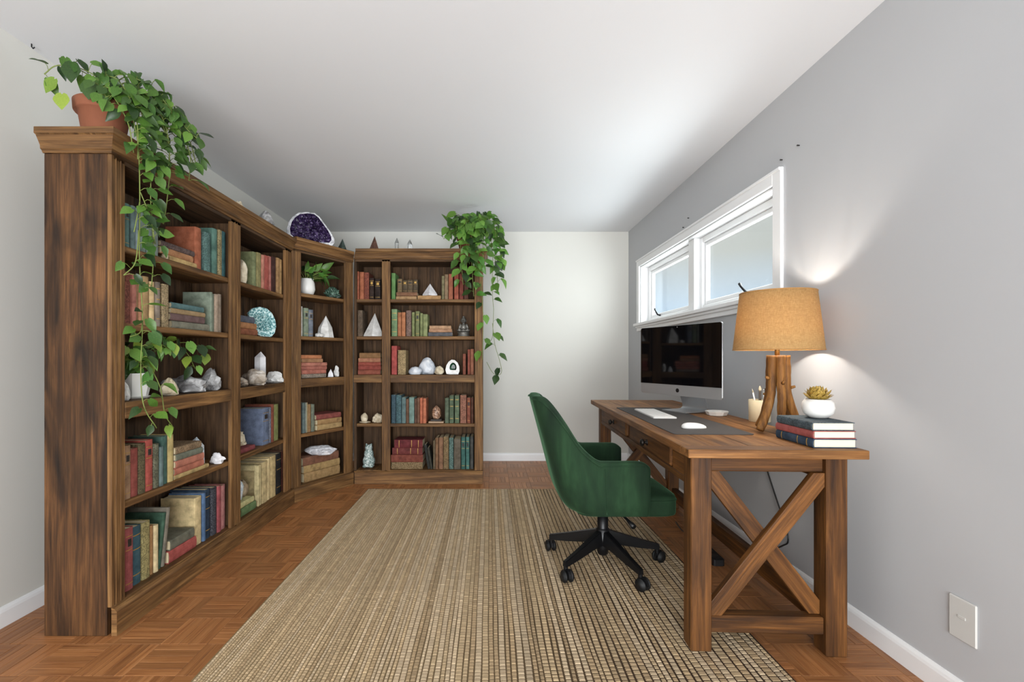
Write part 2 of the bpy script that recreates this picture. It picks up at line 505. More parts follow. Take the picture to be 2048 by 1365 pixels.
def baseboard(name, pts, nrm):
    """white skirting with a rounded top, run between two points; nrm points into the room"""
    a, b = Vector(pts[0] + (0,)), Vector(pts[1] + (0,)); n = Vector(nrm + (0,))
    prof = [(0, 0), (0.014, 0), (0.014, 0.062), (0.011, 0.072), (0.006, 0.08), (0, 0.082)]
    bm = bmesh.new()
    A = [bm.verts.new(a + n * p + Vector((0, 0, z))) for p, z in prof]; B = [bm.verts.new(b + n * p + Vector((0, 0, z))) for p, z in prof]
    for i in range(len(prof)):
        j = (i + 1) % len(prof); bm.faces.new((A[i], A[j], B[j], B[i]))
    bm.faces.new(A); bm.faces.new(B[::-1])
    bmesh.ops.recalc_face_normals(bm, faces=bm.faces)
    struct(link(name, from_bm(bm, name), M['trim']), 'white skirting board')
baseboard('baseboard_left', ((XL, YF), (XL, YB)), (1, 0))
baseboard('baseboard_back', ((XL + .014, YB), (XR - .014, YB)), (0, -1))
baseboard('baseboard_right', ((XR, YF), (XR, YB)), (-1, 0))

# floor: oak finger parquet, every strip a piece; blocks alternate direction
floor = struct(quads('floor', [(XL - TH, XR + TH, YF - TH, YB + TH, -0.08, -0.0085)], plain('parquet_joint', '3a2415', 0.9)), 'brown oak finger parquet floor')
T, NS = 0.18, 5
W = T / NS
strip_me = {}
for ax in 'xy':
    sx, sy = (T - 0.0012, W - 0.0012) if ax == 'x' else (W - 0.0012, T - 0.0012)
    bm = bmesh.new(); bmesh.ops.create_cube(bm, size=1.0); bmesh.ops.scale(bm, vec=(sx, sy, 0.008), verts=bm.verts)
    top = [e for e in bm.edges if all(v.co.z > 0 for v in e.verts)]
    bmesh.ops.bevel(bm, geom=top, offset=0.0009, segments=1, affect='EDGES')
    strip_me[ax] = from_bm(bm, 'parquet_strip'); strip_me[ax].materials.append(floor_wood(ax, T, W))
cells = []
x_start, y_start = -11 * T, YF - 0.0
for i in range(20):
    for j in range(37):
        cx, cy = x_start + (i + 0.5) * T, -8 * T + (j + 0.5) * T
        if cx - T / 2 > XR or cy - T / 2 > YB: continue
        ax = 'x' if (i + j) % 2 else 'y'
        for k in range(NS):
            o = (k - 2) * W
            px, py = (cx, cy + o) if ax == 'x' else (cx + o, cy)
            if px > XR + 0.05 or py > YB + 0.05: continue
            hidden = (-1.0 < px < 1.03 and py < 3.9) or px < -1.5 or (py < 1.5) or (px < -0.07 and py > 4.1) or (px < -1.2 and py > 3.75)
            left_open = px < -1.5 and 1.5 < py < 1.87
            show = (not hidden) or left_open
            cells.append((0 if show else 1, py, px, ax))
cells.sort()
for s, py, px, ax in cells[:300]:
    link('parquet_strip', strip_me[ax], None, floor, (px, py, -0.004 - random.random() * 0.0006))
bm = bmesh.new(); bm_y = bmesh.new()
fx = {ax: ([], []) for ax in 'xy'}
for s, py, px, ax in cells[300:]:
    me = strip_me[ax]; V, Fs = fx[ax]; b = len(V)
    dz = -0.004 - random.random() * 0.0006
    V.extend((v.co.x + px, v.co.y + py, v.co.z + dz) for v in me.vertices)
    Fs.extend(tuple(b + i for i in p.vertices) for p in me.polygons)
V = fx['x'][0] + fx['y'][0]; nb = len(fx['x'][0])
Fs = fx['x'][1] + [tuple(nb + i for i in f) for f in fx['y'][1]]
me = bpy.data.meshes.new('parquet_field'); me.from_pydata(V, [], Fs)
me.materials.append(floor_wood('x', T, W)); me.materials.append(floor_wood('y', T, W))
me.polygons.foreach_set('material_index', [0] * len(fx['x'][1]) + [1] * len(fx['y'][1]))
pf = link('parquet_field', me, None, floor); pf['kind'] = 'stuff'
bm.free(); bm_y.free()

# high window in the grey wall
win = bpy.data.objects.new('window_1', None); win.location = (XR, 0, 0); COL.objects.link(win); struct(win, 'wide white two-light window set high in the grey wall')
def wbox(name, x, y, z, m=None, parent=None, bev=0.003):
    return box(name, parent or win, x, y, z, m or M['trim'], bev)
cw = 0.07
wbox('casing', (-0.018, 0.0, ), (WY0 - cw, WY0), (WZ0, WZ1 + cw))
wbox('casing', (-0.018, 0.0), (WY1, WY1 + cw), (WZ0, WZ1 + cw))
wbox('casing', (-0.018, 0.0), (WY0, WY1), (WZ1, WZ1 + cw))
wbox('casing_bead', (-0.026, -0.018), (WY0 - cw, WY1 + cw), (WZ1 + cw - 0.016, WZ1 + cw))
wbox('window_sill', (-0.045, 0.135), (WY0 - cw - 0.02, WY1 + cw + 0.02), (WZ0 - 0.026, WZ0))
wbox('apron', (-0.016, 0.0), (WY0 - cw, WY1 + cw), (WZ0 - 0.075, WZ0 - 0.026))
wbox('apron_bead', (-0.028, -0.016), (WY0 - cw, WY1 + cw), (WZ0 - 0.045, WZ0 - 0.026))
wbox('jamb', (0.0, 0.135), (WY0, WY0 + 0.012), (WZ0, WZ1))
wbox('jamb', (0.0, 0.135), (WY1 - 0.012, WY1), (WZ0, WZ1))
wbox('jamb', (0.0, 0.135), (WY0 + 0.012, WY1 - 0.012), (WZ1 - 0.012, WZ1))
YM = (WY0 + WY1) / 2
wbox('mullion', (0.03, 0.135), (YM - 0.05, YM + 0.05), (WZ0, WZ1 - 0.012))
for a, b in ((WY0 + 0.012, YM - 0.05), (YM + 0.05, WY1 - 0.012)):
    z0, z1 = WZ0, WZ1 - 0.012
    fw = 0.045
    for (yy, zz) in (((a, a + fw), (z0, z1)), ((b - fw, b), (z0, z1)), ((a + fw, b - fw), (z0, z0 + fw)), ((a + fw, b - fw), (z1 - fw, z1))):
        wbox('window_frame', (0.07, 0.125), yy, zz, bev=0.006)
    sw = 0.03
    a2, b2, y0, y1 = a + fw, b - fw, z0 + fw, z1 - fw
    for (yy, zz) in (((a2, a2 + sw), (y0, y1)), ((b2 - sw, b2), (y0, y1)), ((a2 + sw, b2 - sw), (y0, y0 + sw)), ((a2 + sw, b2 - sw), (y1 - sw, y1))):
        wbox('sash_rail', (0.085, 0.115), yy, zz, bev=0.004)
    wbox('pane', (0.099, 0.103), (a2 + sw, b2 - sw), (y0 + sw, y1 - sw), M['glass'], bev=0)
    ym = a2 + (0.35 if a < 3 else 0.72) * (b2 - a2)
    h = tube('latch_handle', [(0.08, ym, z0 + fw + 0.005), (0.055, ym, z0 + fw + 0.012), (0.045, ym + 0.035, z0 + fw + 0.05), (0.047, ym + 0.055, z0 + fw + 0.07)], [0.009, 0.008, 0.007, 0.009], M['black_metal'], win)

# blank cover plate on the grey wall
plate = thing('wall_plate', 'blank white rectangular cover plate on the grey wall', 'wall plate', (XR, 1.47, 0.275))
bx = box('plate', plate, (-0.007, -0.0002), (-0.043, 0.043), (-0.066, 0.066), M['plate'], 0.003)
box('switch_insert', plate, (-0.009, -0.007), (-0.012, 0.012), (0.004, 0.012), M['plate'], 0.0006)
for (y, z, lab) in ((2.249, 2.114, 'tiny nail in the grey wall beyond the lamp shade'), (3.49, 2.135, 'upper of two tiny nails above the window head'), (3.58, 2.09, 'lower of two tiny nails above the window head'), (2.38, 2.10, 'tiny nail in the grey wall at the window corner')):
    nl = link('wall_nail', (lambda bm: (bmesh.ops.create_cone(bm, cap_ends=True, segments=8, radius1=0.004, radius2=0.0025, depth=0.012), from_bm(bm, 'wall_nail'))[1])(bmesh.new()), M['nail'], None, (XR - 0.006, y, z), (0, math.pi / 2, 0))
    tag(nl, lab, 'nail', 'nails in the grey wall')
hk = tube('ceiling_hook', [(0, 0, 0), (0, 0, -0.012), (0.006, 0, -0.02), (0.013, 0, -0.014)], 0.0025, M['black_metal'], None, 6, loc=(XL + 0.03, 2.01, H))
tag(hk, 'tiny black hook in the ceiling above the end panel', 'hook')

# ------------------------------------------------------------------ bookcases
def crown(parent, x0, x1, depth, z0, z1, lo=0.0, ro=0.0):
    h = z1 - z0
    R = []
    for f, o in ((0, 0.006), (0.10, 0.010), (0.14, 0.016), (0.30, 0.017), (0.66, 0.034), (0.70, 0.042), (0.97, 0.042), (1.0, 0.038)):
        R.append((z0 + f * h, x0 - o * lo, x1 + o * ro, -o, depth))
    c = loft_rect('crown_molding', R, wood('case', 'x'), parent)
    return c

def bookcase(label, loc, rz, L, depth, height, levels, posts, panels, lo, ro, end_kind=('panel', 'case')):
    t = thing('bookcase', label, 'bookcase', loc, rz)
    pt = 0.022
    ch = 0.088
    top = height - ch
    # side and divider panels
    for i, px in enumerate(panels):
        k = 'panel' if (i == 0 and lo > 0) else 'inner'
        box('side_panel' if i in (0, len(panels) - 1) else 'divider_panel', t, (px - pt / 2, px + pt / 2), (0.018, depth if i in (0, len(panels) - 1) else depth - 0.012), (0, top), None, 0.002, k)
    # back boards, each plank apart
    x = panels[0] + pt / 2; n = max(2, round((panels[-1] - panels[0]) / 0.088)); w = (panels[-1] - panels[0] - pt) / n
    for i in range(n):
        box('back_plank', t, (x + i * w - .0004, x + (i + 1) * w + .0004), (depth - 0.012, depth), (0.0, top), None, 0.0028, 'inner')
    # face frame posts
    for (a, b) in posts:
        box('post', t, (a, b), (0.0, 0.018), (levels[0] - 0.004, top), None, 0.003, 'case')
        if b - a > 0.06:
            m = (a + b) / 2
            for s in (-0.012, 0.012):
                box('post_bead', t, (m + s - 0.002, m + s + 0.002), (-0.002, 0.002), (levels[0] + 0.0, top - 0.01), None, 0.001, 'case')
    box('top_board', t, (panels[0], panels[-1]), (0.0, depth), (top - 0.018, top), None, 0.002, 'inner')
    # shelves bay by bay
    for a, b in zip(panels, panels[1:]):
        for i, z in enumerate(levels):
            if i == 2:
                box('shelf', t, (a + pt / 2, b - pt / 2), (0.018, depth - 0.012), (z - 0.022, z), None, 0.002, 'inner')
            elif i == 0:
                box('shelf', t, (a + pt / 2, b - pt / 2), (0.0, depth - 0.012), (z - 0.022, z), None, 0.002, 'case')
            else:
                box('shelf', t, (a + pt / 2, b - pt / 2), (0.018, depth - 0.012), (z - 0.028, z), None, 0.004, 'case')
    ps = sorted(posts)
    edges = [panels[0]] + [v for p in ps for v in p] + [panels[-1]]
    spans = []
    cur = panels[0] - pt / 2
    for a, b in ps:
        if a - cur > 0.03: spans.append((cur, a))
        cur = b
    if panels[-1] - cur > 0.03: spans.append((cur, panels[-1] + pt / 2))
    for a, b in spans:
        box('middle_rail', t, (a, b), (0.0, 0.018), (levels[2] - 0.068, levels[2]), None, 0.003, 'case')
    x0, x1 = panels[0] - pt / 2, panels[-1] + pt / 2
    # plinth with a bevelled top edge
    z = levels[0] - 0.006
    bl, br = min(lo, 0), min(ro, 0)
    loft_rect('base_board', [(h_, x0 - o_ * bl, x1 + o_ * br, -o_, -0.0005) for h_, o_ in ((0, .022), (z - .014, .022), (z - .004, .015), (z, .006))], wood('case', 'x'), t)
    crown(t, x0, x1, depth, top, height, lo, ro)
    return t

UNIT = {
    'L': dict(loc=(-1.487, 1.85, 0), rz=math.radians(90), L=1.69, depth=0.265, H=1.99, lev=[.115, .50, .915, 1.24, 1.56]),
    'C': dict(loc=(-1.487, 3.545, 0), rz=math.atan2(.547, .304), L=0.626, depth=0.265, H=2.012, lev=[.112, .505, .935, 1.265, 1.60]),
    'R': dict(loc=(-1.182, 4.097, 0), rz=0.0, L=1.128, depth=0.265, H=2.042, lev=[.116, .52, .948, 1.285, 1.61]),
}
bookcase('long dark-stained wooden bookcase with a knotty end panel, two bays along the side wall', UNIT['L']['loc'], UNIT['L']['rz'], 1.69, .265, 1.99, UNIT['L']['lev'],
         [(0.0, 0.072), (0.859, 0.966), (1.58, 1.69)], [0.011, 0.914, 1.679], 1, -.26)
bookcase('narrow dark wooden bookcase set at an angle across the corner', UNIT['C']['loc'], UNIT['C']['rz'], .626, .265, 2.012, UNIT['C']['lev'],
         [(0.0, 0.085), (0.53, 0.626)], [0.011, 0.615], -.26, -.7)
bookcase('dark wooden bookcase with a narrow and a wide bay facing the room', UNIT['R']['loc'], 0, 1.128, .265, 2.042, UNIT['R']['lev'],
         [(0.247, 0.321), (1.056, 1.128)], [0.011, 0.284, 1.117], -.7, 1)

def to_world(u, x, y, z):
    U = UNIT[u]; c, s = math.cos(U['rz']), math.sin(U['rz'])
    return (U['loc'][0] + x * c - y * s, U['loc'][1] + x * s + y * c, z)

# ------------------------------------------------------------------ books
_BK = {}
def book_meshes(t, h, d, color, style, pages):
    key = (t, h, d, color, style, pages)
    if key in _BK: return _BK[key]
    b = min(0.003, t * 0.14)
    r = min(0.006, t * 0.22)
    # cover: boards and rounded spine as one bent sheet; x thickness, y depth (spine at y = 0), z height
    outer = [(-t / 2, d)] + [(-t / 2, r)] + [(-t / 2 * math.cos(a), r - r * math.sin(a)) for a in [math.pi * k / 6 for k in range(1, 6)]] + [(t / 2, r)] + [(t / 2, d)]
    inner = []
    for x, y in outer:
        ix = x * (t / 2 - b) / (t / 2); iy = y if y >= d else y + b * 0.9
        inner.append((ix, iy))
    bm = bmesh.new()
    lo = [bm.verts.new((x, y, 0)) for x, y in outer]; hi = [bm.verts.new((x, y, h)) for x, y in outer]
    li = [bm.verts.new((x, y, 0)) for x, y in inner]; hj = [bm.verts.new((x, y, h)) for x, y in inner]
    n = len(outer)
    for i in range(n - 1):
        bm.faces.new((lo[i], lo[i + 1], hi[i + 1], hi[i])); bm.faces.new((li[i + 1], li[i], hj[i], hj[i + 1]))
        bm.faces.new((hi[i], hi[i + 1], hj[i + 1], hj[i])); bm.faces.new((lo[i + 1], lo[i], li[i], li[i + 1]))
    for e in (0, n - 1):
        bm.faces.new((lo[e], hi[e], hj[e], li[e]))
    bmesh.ops.recalc_face_normals(bm, faces=bm.faces)
    cover = from_bm(bm, 'cover'); cover.materials.append(cloth(color, style == 's'))
    e = 0.0035
    bm = bmesh.new(); bmesh.ops.create_cube(bm, size=1.0)
    bmesh.ops.scale(bm, vec=(t - 2 * b - 0.0006, d - r - b - e, h - 2 * e), verts=bm.verts)
    bmesh.ops.translate(bm, vec=(0, (r + b + d - e) / 2, h / 2), verts=bm.verts)
    page = from_bm(bm, 'page_block'); page.materials.append(M[pages])
    bands = []
    def band(z0, z1, mat, k=1.0):
        bm = bmesh.new()
        pts = [(-t / 2 * math.cos(a) * k, r - r * math.sin(a) - 0.0006) for a in [math.pi * q / 6 for q in range(1, 6)]]
        A = [bm.verts.new((x, y, z0)) for x, y in pts]; B = [bm.verts.new((x, y, z1)) for x, y in pts]
        C = [bm.verts.new((x, y + 0.0011, z0)) for x, y in pts]; D = [bm.verts.new((x, y + 0.0011, z1)) for x, y in pts]
        for i in range(4):
            bm.faces.new((A[i], A[i + 1], B[i + 1], B[i])); bm.faces.new((B[i], B[i + 1], D[i + 1], D[i])); bm.faces.new((C[i], C[i + 1], A[i + 1], A[i]))
        bmesh.ops.recalc_face_normals(bm, faces=bm.faces)
        m = from_bm(bm, 'spine_band'); m.materials.append(mat); bands.append(m)
    if style == 'b':
        for f in (0.16, 0.60, 0.84): band(h * f, h * f + 0.004, M['gold'])
    elif style == 'p':
        band(h * 0.70, h * 0.82, M['ink'] if sum(lin(color)[:3]) > 0.2 else M['gold'], 0.8)
        band(h * 0.86, h * 0.872, M['gold']); band(h * 0.64, h * 0.652, M['gold']); band(h * 0.10, h * 0.112, M['gold'])
    _BK[key] = (cover, page, bands)
    return _BK[key]

# short labels where the shelf phrase would run long
SHELF_NAME = ['bottom shelf', 'second shelf', 'middle shelf', 'fourth shelf', 'top shelf']
BAY = {'A': 'end bay of long bookcase', 'B': 'inner bay of long bookcase', 'C': 'angled corner bookcase', 'D': 'narrow bay of back bookcase', 'E': 'wide bay of back bookcase'}

def make_book(label, group, world, rz, t, h, d, color, style, mode='up', lean=0.0, pages='pages', yaw=0.0):
    """mode up: standing, spine to the front; flat: lying on its side with the spine to the front"""
    o = thing('book', label, 'book', world, 0, group)
    cover, page, bands = book_meshes(round(t, 4), round(h, 4), round(d, 4), color, style, pages)
    if mode == 'up':
        mat = Matrix.Rotation(rz + yaw, 4, 'Z') @ Matrix.Rotation(math.radians(lean), 4, 'Y')
    else:   # height runs along x, thickness along z
        mat = Matrix.Rotation(rz + yaw, 4, 'Z') @ Matrix.Translation((-h / 2, 0, t / 2)) @ Matrix(((0, 0, 1, 0), (0, 1, 0, 0), (-1, 0, 0, 0), (0, 0, 0, 1)))
    o.matrix_world = Matrix.Translation(world) @ mat
    link('cover', cover, None, o); link('page_block', page, None, o)
    for b in bands: link('spine_band', b, None, o)
    return o

SHELVES = [
 ('A5', 'L', 4, 0.03, [
   (0.116, 0.145, 0.186, '5f8580', 'teal', 'p'),
   (0.155, 0.181, 0.188, '6d8583', 'grey teal', ''),
   (0.182, 0.206, 0.186, '84949a', 'pale slate', ''),
   (0.21, 0.241, 0.183, '6f7f72', 'grey green', ''),
   (0.244, 0.282, 0.174, '7d8f8c', 'pale teal', ''),
   (0.286, 0.321, 0.167, '77837a', 'ash green', ''),
   [(0.384, 0.595, 0.026, 'c9a562', 'straw yellow', ''), (0.343, 0.572, 0.033, 'b37a4a', 'tan orange', ''), (0.339, 0.585, 0.028, '6b5650', 'speckled brown', 's')],
   (0.596, 0.65, 0.22, 'a85a35', 'rust orange', ''),
   (0.665, 0.718, 0.212, '5c7f78', 'speckled teal', 's'),
   (0.74, 0.786, 0.253, '537a6c', 'dusty green', ''),
   (0.791, 0.828, 0.259, '9a8a5c', 'gold patterned', 's'),
   (0.833, 0.881, 0.263, '3f6f72', 'blue teal', ''),
 ]),
 ('A4', 'L', 3, 0.025, [
   (0.105, 0.146, 0.218, '9a5440', 'ornate red brown', 's'),
   (0.148, 0.171, 0.213, 'b06a58', 'dusty pink', ''),
   (0.173, 0.193, 0.211, 'a98558', 'tan', ''),
   (0.195, 0.217, 0.207, 'c0815c', 'peach', ''),
   (0.219, 0.254, 0.217, 'a98754', 'golden tan', ''),
   (0.258, 0.289, 0.2, 'd8b67e', 'cream', ''),
   (0.291, 0.32, 0.203, '877868', 'grey taupe', 'b'),
   (0.33, 0.375, 0.2, 'aa9268', 'speckled cream', 's'),
   [(0.405, 0.705, 0.037, '807d6a', 'sage grey', ''), (0.386, 0.654, 0.034, '6e5350', 'mauve', ''), (0.393, 0.66, 0.025, 'a08358', 'tan', ''), (0.397, 0.65, 0.028, '4f7171', 'dusty teal', '')],
   (0.707, 0.726, 0.214, '7f8c78', 'pale sage', ''),
   (0.728, 0.747, 0.208, '76806c', 'grey sage', ''),
   (0.754, 0.791, 0.21, 'b09880', 'pale buff', ''),
   (0.796, 0.829, 0.216, '8d7a66', 'mauve tan', ''),
 ]),
 ('A2', 'L', 1, 0.03, [
   (0.115, 0.153, 0.225, 'a37d5a', 'banded tan brown', 'p'),
   (0.156, 0.196, 0.206, '96463a', 'brick red', ''),
   (0.197, 0.239, 0.218, '6c6040', 'black and gold patterned', 's'),
   (0.241, 0.287, 0.227, 'b04a3c', 'bright red', 'p'),
   (0.289, 0.323, 0.202, '6f6e56', 'grey green patterned', 's'),
   (0.325, 0.35, 0.182, '657a78', 'slate teal', ''),
   (0.352, 0.389, 0.226, '43655a', 'deep teal', ''),
   (0.392, 0.434, 0.225, 'c4ab68', 'cream yellow', ''),
   [(0.437, 0.713, 0.022, 'b89a5c', 'straw', ''), (0.436, 0.667, 0.034, 'b8694e', 'salmon', ''), (0.436, 0.661, 0.036, 'bd7258', 'pale salmon', ''), (0.436, 0.648, 0.032, '6f7260', 'grey green', ''), (0.436, 0.637, 0.035, '9a7d5a', 'speckled tan', 's')],
 ]),
 ('A1', 'L', 0, 0.03, [
   (0.114, 0.16, 0.263, 'a04a48', 'rose red', 'p'),
   (0.164, 0.215, 0.251, '325560', 'blue teal', 'b'),
   (0.218, 0.265, 0.253, 'a89a5e', 'tan patterned', 's'),
   (0.268, 0.29, 0.222, 'a87a44', 'honey brown', ''),
   (0.292, 0.318, 0.215, 'd8c28e', 'slim cream', ''),
   (0.319, 0.341, 0.251, '3c5f4a', 'forest green', '', 9),
   (0.343, 0.366, 0.268, '7d7565', 'grey beige', '', 9),
   [(0.383, 0.589, 0.058, 'a8483f', 'red', ''), (0.396, 0.576, 0.048, '6c6a58', 'olive grey', '')],
   (0.594, 0.653, 0.249, 'd6bd84', 'thick cream', ''),
   (0.656, 0.682, 0.257, '4a6a90', 'cornflower blue', ''),
   (0.685, 0.731, 0.266, '22364a', 'navy', 'b'),
   (0.734, 0.781, 0.263, '26262e', 'ornate black', 's'),
   (0.784, 0.819, 0.259, '9c4448', 'crimson', ''),
   (0.822, 0.874, 0.25, 'bf7b76', 'pink', ''),
 ]),
 ('B5', 'L', 4, 0.025, [
   (1.186, 1.226, 0.223, '7d8458', 'sage green', ''),
   (1.229, 1.283, 0.229, '8e8450', 'olive yellow', ''),
   (1.287, 1.323, 0.226, 'c07a62', 'salmon', ''),
   (1.326, 1.398, 0.233, 'a84c3e', 'red', ''),
   (1.401, 1.446, 0.242, 'bc6e60', 'pink', ''),
   (1.449, 1.511, 0.25, '43231c', 'dark maroon', ''),
   (1.516, 1.557, 0.254, 'a37a48', 'ochre', ''),
   (1.56, 1.604, 0.253, 'ae864e', 'tan', ''),
 ]),
 ('B4', 'L', 3, 0.03, [
   [(1.024, 1.236, 0.04, '8b4e2c', 'rust brown', ''), (1.024, 1.222, 0.038, 'a9713f', 'tan orange', ''), (1.024, 1.214, 0.042, '565a66', 'slate', '')],
 ]),
 ('B2', 'L', 1, 0.04, [
   [(1.039, 1.225, 0.03, '8a3c3e', 'maroon red', '')],
   (1.34, 1.436, 0.251, '6a7894', 'blue grey', 'p'),
   (1.44, 1.46, 0.249, '7d8290', 'pale slate', 's'),
   (1.464, 1.499, 0.267, '8a4630', 'red brown', ''),
   (1.503, 1.586, 0.26, '8b8f50', 'olive green', ''),
 ]),
 ('B1', 'L', 0, 0.03, [
   [(1.031, 1.218, 0.05, '66804e', 'green', ''), (1.031, 1.201, 0.035, 'c8c080', 'pale yellow', '')],
   (1.303, 1.376, 0.277, 'cdb57c', 'cream', ''),
   (1.38, 1.427, 0.285, 'dcc288', 'ivory', ''),
   (1.431, 1.508, 0.29, 'c9ae74', 'buff', ''),
   (1.516, 1.598, 0.289, '1c1c1e', 'black', 'b'),
   (1.602, 1.654, 0.29, '8a4a3a', 'patterned red', 's'),
 ]),
 ('C4', 'C', 3, 0.04, [
   (0.126, 0.139, 0.234, 'c8c4b8', 'white', ''),
   (0.149, 0.194, 0.224, '7d8a72', 'sage', 'p'),
   (0.199, 0.245, 0.216, '6d7480', 'blue grey', 'p'),
 ]),
 ('C3', 'C', 2, 0.035, [
   [(0.124, 0.363, 0.032, '9a8a78', 'speckled stone grey', 's'), (0.12, 0.365, 0.032, 'b06450', 'salmon', ''), (0.119, 0.376, 0.03, 'a8604e', 'dusty salmon', ''), (0.12, 0.376, 0.03, 'b46e58', 'pale salmon', ''), (0.12, 0.327, 0.03, 'a07048', 'tan', ''), (0.12, 0.324, 0.03, 'b8703f', 'orange', '')],
 ]),
 ('C2', 'C', 1, 0.035, [
   (0.128, 0.156, 0.237, '5f6f6c', 'grey teal', ''),
   (0.159, 0.17, 0.238, '8a8f80', 'pale sage', ''),
   (0.173, 0.183, 0.236, 'b09a6a', 'cream', ''),
   (0.185, 0.212, 0.222, '8f6c40', 'tan', ''),
   (0.216, 0.247, 0.219, '6e7462', 'grey sage', ''),
   [(0.271, 0.531, 0.044, 'ab8a54', 'pale tan', ''), (0.273, 0.528, 0.042, 'a07a46', 'tan', ''), (0.266, 0.528, 0.042, '8a4238', 'brick red', '')],
 ]),
 ('C1', 'C', 0, 0.035, [
   [(0.143, 0.511, 0.072, '9c7a48', 'tan', ''), (0.145, 0.514, 0.058, 'a5854e', 'ochre tan', ''), (0.135, 0.499, 0.066, '7d5038', 'leather brown', '')],
 ]),
 ('D5', 'R', 4, 0.03, [
   (0.023, 0.039, 0.246, '9a5030', 'rust orange', ''),
   (0.042, 0.08, 0.242, 'a35a34', 'burnt orange', ''),
   (0.082, 0.126, 0.236, '8c4630', 'ornate red brown', 's'),
   (0.129, 0.169, 0.189, '33221a', 'black and gold', 'p'),
   (0.176, 0.226, 0.181, '2e211a', 'dark brown', 'p'),
 ]),
 ('D4', 'R', 3, 0.03, [
   (0.026, 0.07, 0.229, '6d5a46', 'worn grey brown', 's'),
 ]),
 ('D3', 'R', 2, 0.03, [
   [(0.03, 0.228, 0.042, '8c4630', 'red orange', ''), (0.03, 0.23, 0.036, '8e3a2c', 'brick red', ''), (0.03, 0.228, 0.032, '94402e', 'red', ''), (0.034, 0.228, 0.036, 'a86e4c', 'peach', ''), (0.043, 0.228, 0.046, '8a6236', 'brown tan', '')],
 ]),
 ('E5', 'R', 4, 0.03, [
   (0.322, 0.357, 0.232, '5f8a4a', 'grass green', ''),
   [(0.363, 0.545, 0.03, 'a88254', 'tan', ''), (0.368, 0.551, 0.034, '7f5638', 'brown', '')],
   [(0.553, 0.758, 0.036, 'b18650', 'pale tan', '')],
   (0.765, 0.789, 0.207, '7d7450', 'olive', ''),
   (0.791, 0.823, 0.22, '8c7252', 'taupe', ''),
   (0.826, 0.865, 0.224, 'a65c3c', 'rust', ''),
   (0.875, 0.915, 0.225, '9c4a30', 'burnt red', ''),
   (0.92, 0.957, 0.225, '7a3526', 'dark red', ''),
   (0.961, 1.001, 0.216, '5d3526', 'brown', ''),
 ]),
 ('E4', 'R', 3, 0.03, [
   (0.324, 0.374, 0.239, '6f8a5e', 'sage green', 'b'),
   (0.377, 0.41, 0.211, 'a8683c', 'orange tan', ''),
   (0.413, 0.446, 0.212, 'b46f40', 'orange', ''),
   (0.451, 0.497, 0.227, '84685c', 'worn mauve', 's'),
   (0.502, 0.528, 0.212, '7d8450', 'olive', ''),
   (0.534, 0.57, 0.221, '6f7548', 'dark olive', 'p'),
   (0.575, 0.599, 0.203, '7d8452', 'moss', ''),
   (0.601, 0.641, 0.195, '878f5a', 'pale olive', ''),
   [(0.648, 0.861, 0.035, '55565a', 'charcoal grey', ''), (0.654, 0.857, 0.03, 'a97c58', 'tan', ''), (0.658, 0.848, 0.03, 'b98e66', 'pale tan', '')],
 ]),
 ('E3', 'R', 2, 0.03, [
   (0.322, 0.37, 0.253, 'b0463e', 'bright red', ''),
   (0.379, 0.449, 0.215, 'ab9060', 'spotted cream', 's'),
   (0.951, 0.978, 0.183, '8a4a34', 'red brown', ''),
   (0.993, 1.016, 0.221, '8e4632', 'brick', ''),
   (1.018, 1.049, 0.225, '93583c', 'worn russet', ''),
 ]),
 ('E2', 'R', 1, 0.03, [
   (0.323, 0.362, 0.251, '3f5a66', 'slate blue', 's'),
   (0.364, 0.41, 0.247, '4d7076', 'worn teal blue', 's'),
   (0.413, 0.451, 0.228, '5c7574', 'grey teal', ''),
   (0.452, 0.477, 0.214, '6b4a34', 'brown', ''),
   (0.479, 0.524, 0.228, '6f8c82', 'pale teal', ''),
   (0.526, 0.547, 0.214, '5e4030', 'dark brown', ''),
   (0.549, 0.571, 0.224, '74503a', 'umber', ''),
   (0.573, 0.598, 0.223, 'b8603c', 'orange', ''),
   (0.6, 0.629, 0.218, 'c06a44', 'bright orange', ''),
   (0.793, 0.829, 0.221, '57644e', 'moss green', ''),
   (0.833, 0.872, 0.244, '4f6048', 'deep green', 'b'),
   (0.88, 0.92, 0.244, '5b6e52', 'fern green', 'b'),
   (0.928, 0.983, 0.247, 'a06850', 'ornate salmon', 's'),
   (0.988, 1.019, 0.224, '84442e', 'red brown', 'p'),
   (1.022, 1.047, 0.227, '53301f', 'chocolate brown', ''),
 ]),
 ('E1', 'R', 0, 0.03, [
   [(0.323, 0.598, 0.062, '66502c', 'gilt-patterned black', 's'), (0.321, 0.602, 0.064, '7d3a28', 'russet', ''), (0.33, 0.596, 0.06, '6e2c28', 'dark red', 'b'), (0.349, 0.598, 0.072, '6c2226', 'oxblood', 'b')],
   (0.641, 0.665, 0.215, '2f302c', 'black', '', -9),
   (0.667, 0.687, 0.19, '38362c', 'dark olive', '', -9),
   (0.69, 0.708, 0.251, '63543c', 'dark tan', ''),
   (0.709, 0.737, 0.275, '7d5838', 'tan brown', ''),
   (0.74, 0.778, 0.277, '8a6244', 'brown', ''),
   (0.781, 0.827, 0.285, '8c7148', 'ornate tan', 's'),
   (0.83, 0.869, 0.275, '3c5750', 'dark teal', 's'),
   (0.873, 0.933, 0.266, '5d5344', 'grey brown', ''),
   (0.937, 0.973, 0.282, '33625a', 'teal', 'p'),
   (0.978, 1.01, 0.282, '3f7068', 'sea green', 'p'),
   (1.015, 1.045, 0.285, '444440', 'charcoal', ''),
 ]),
]


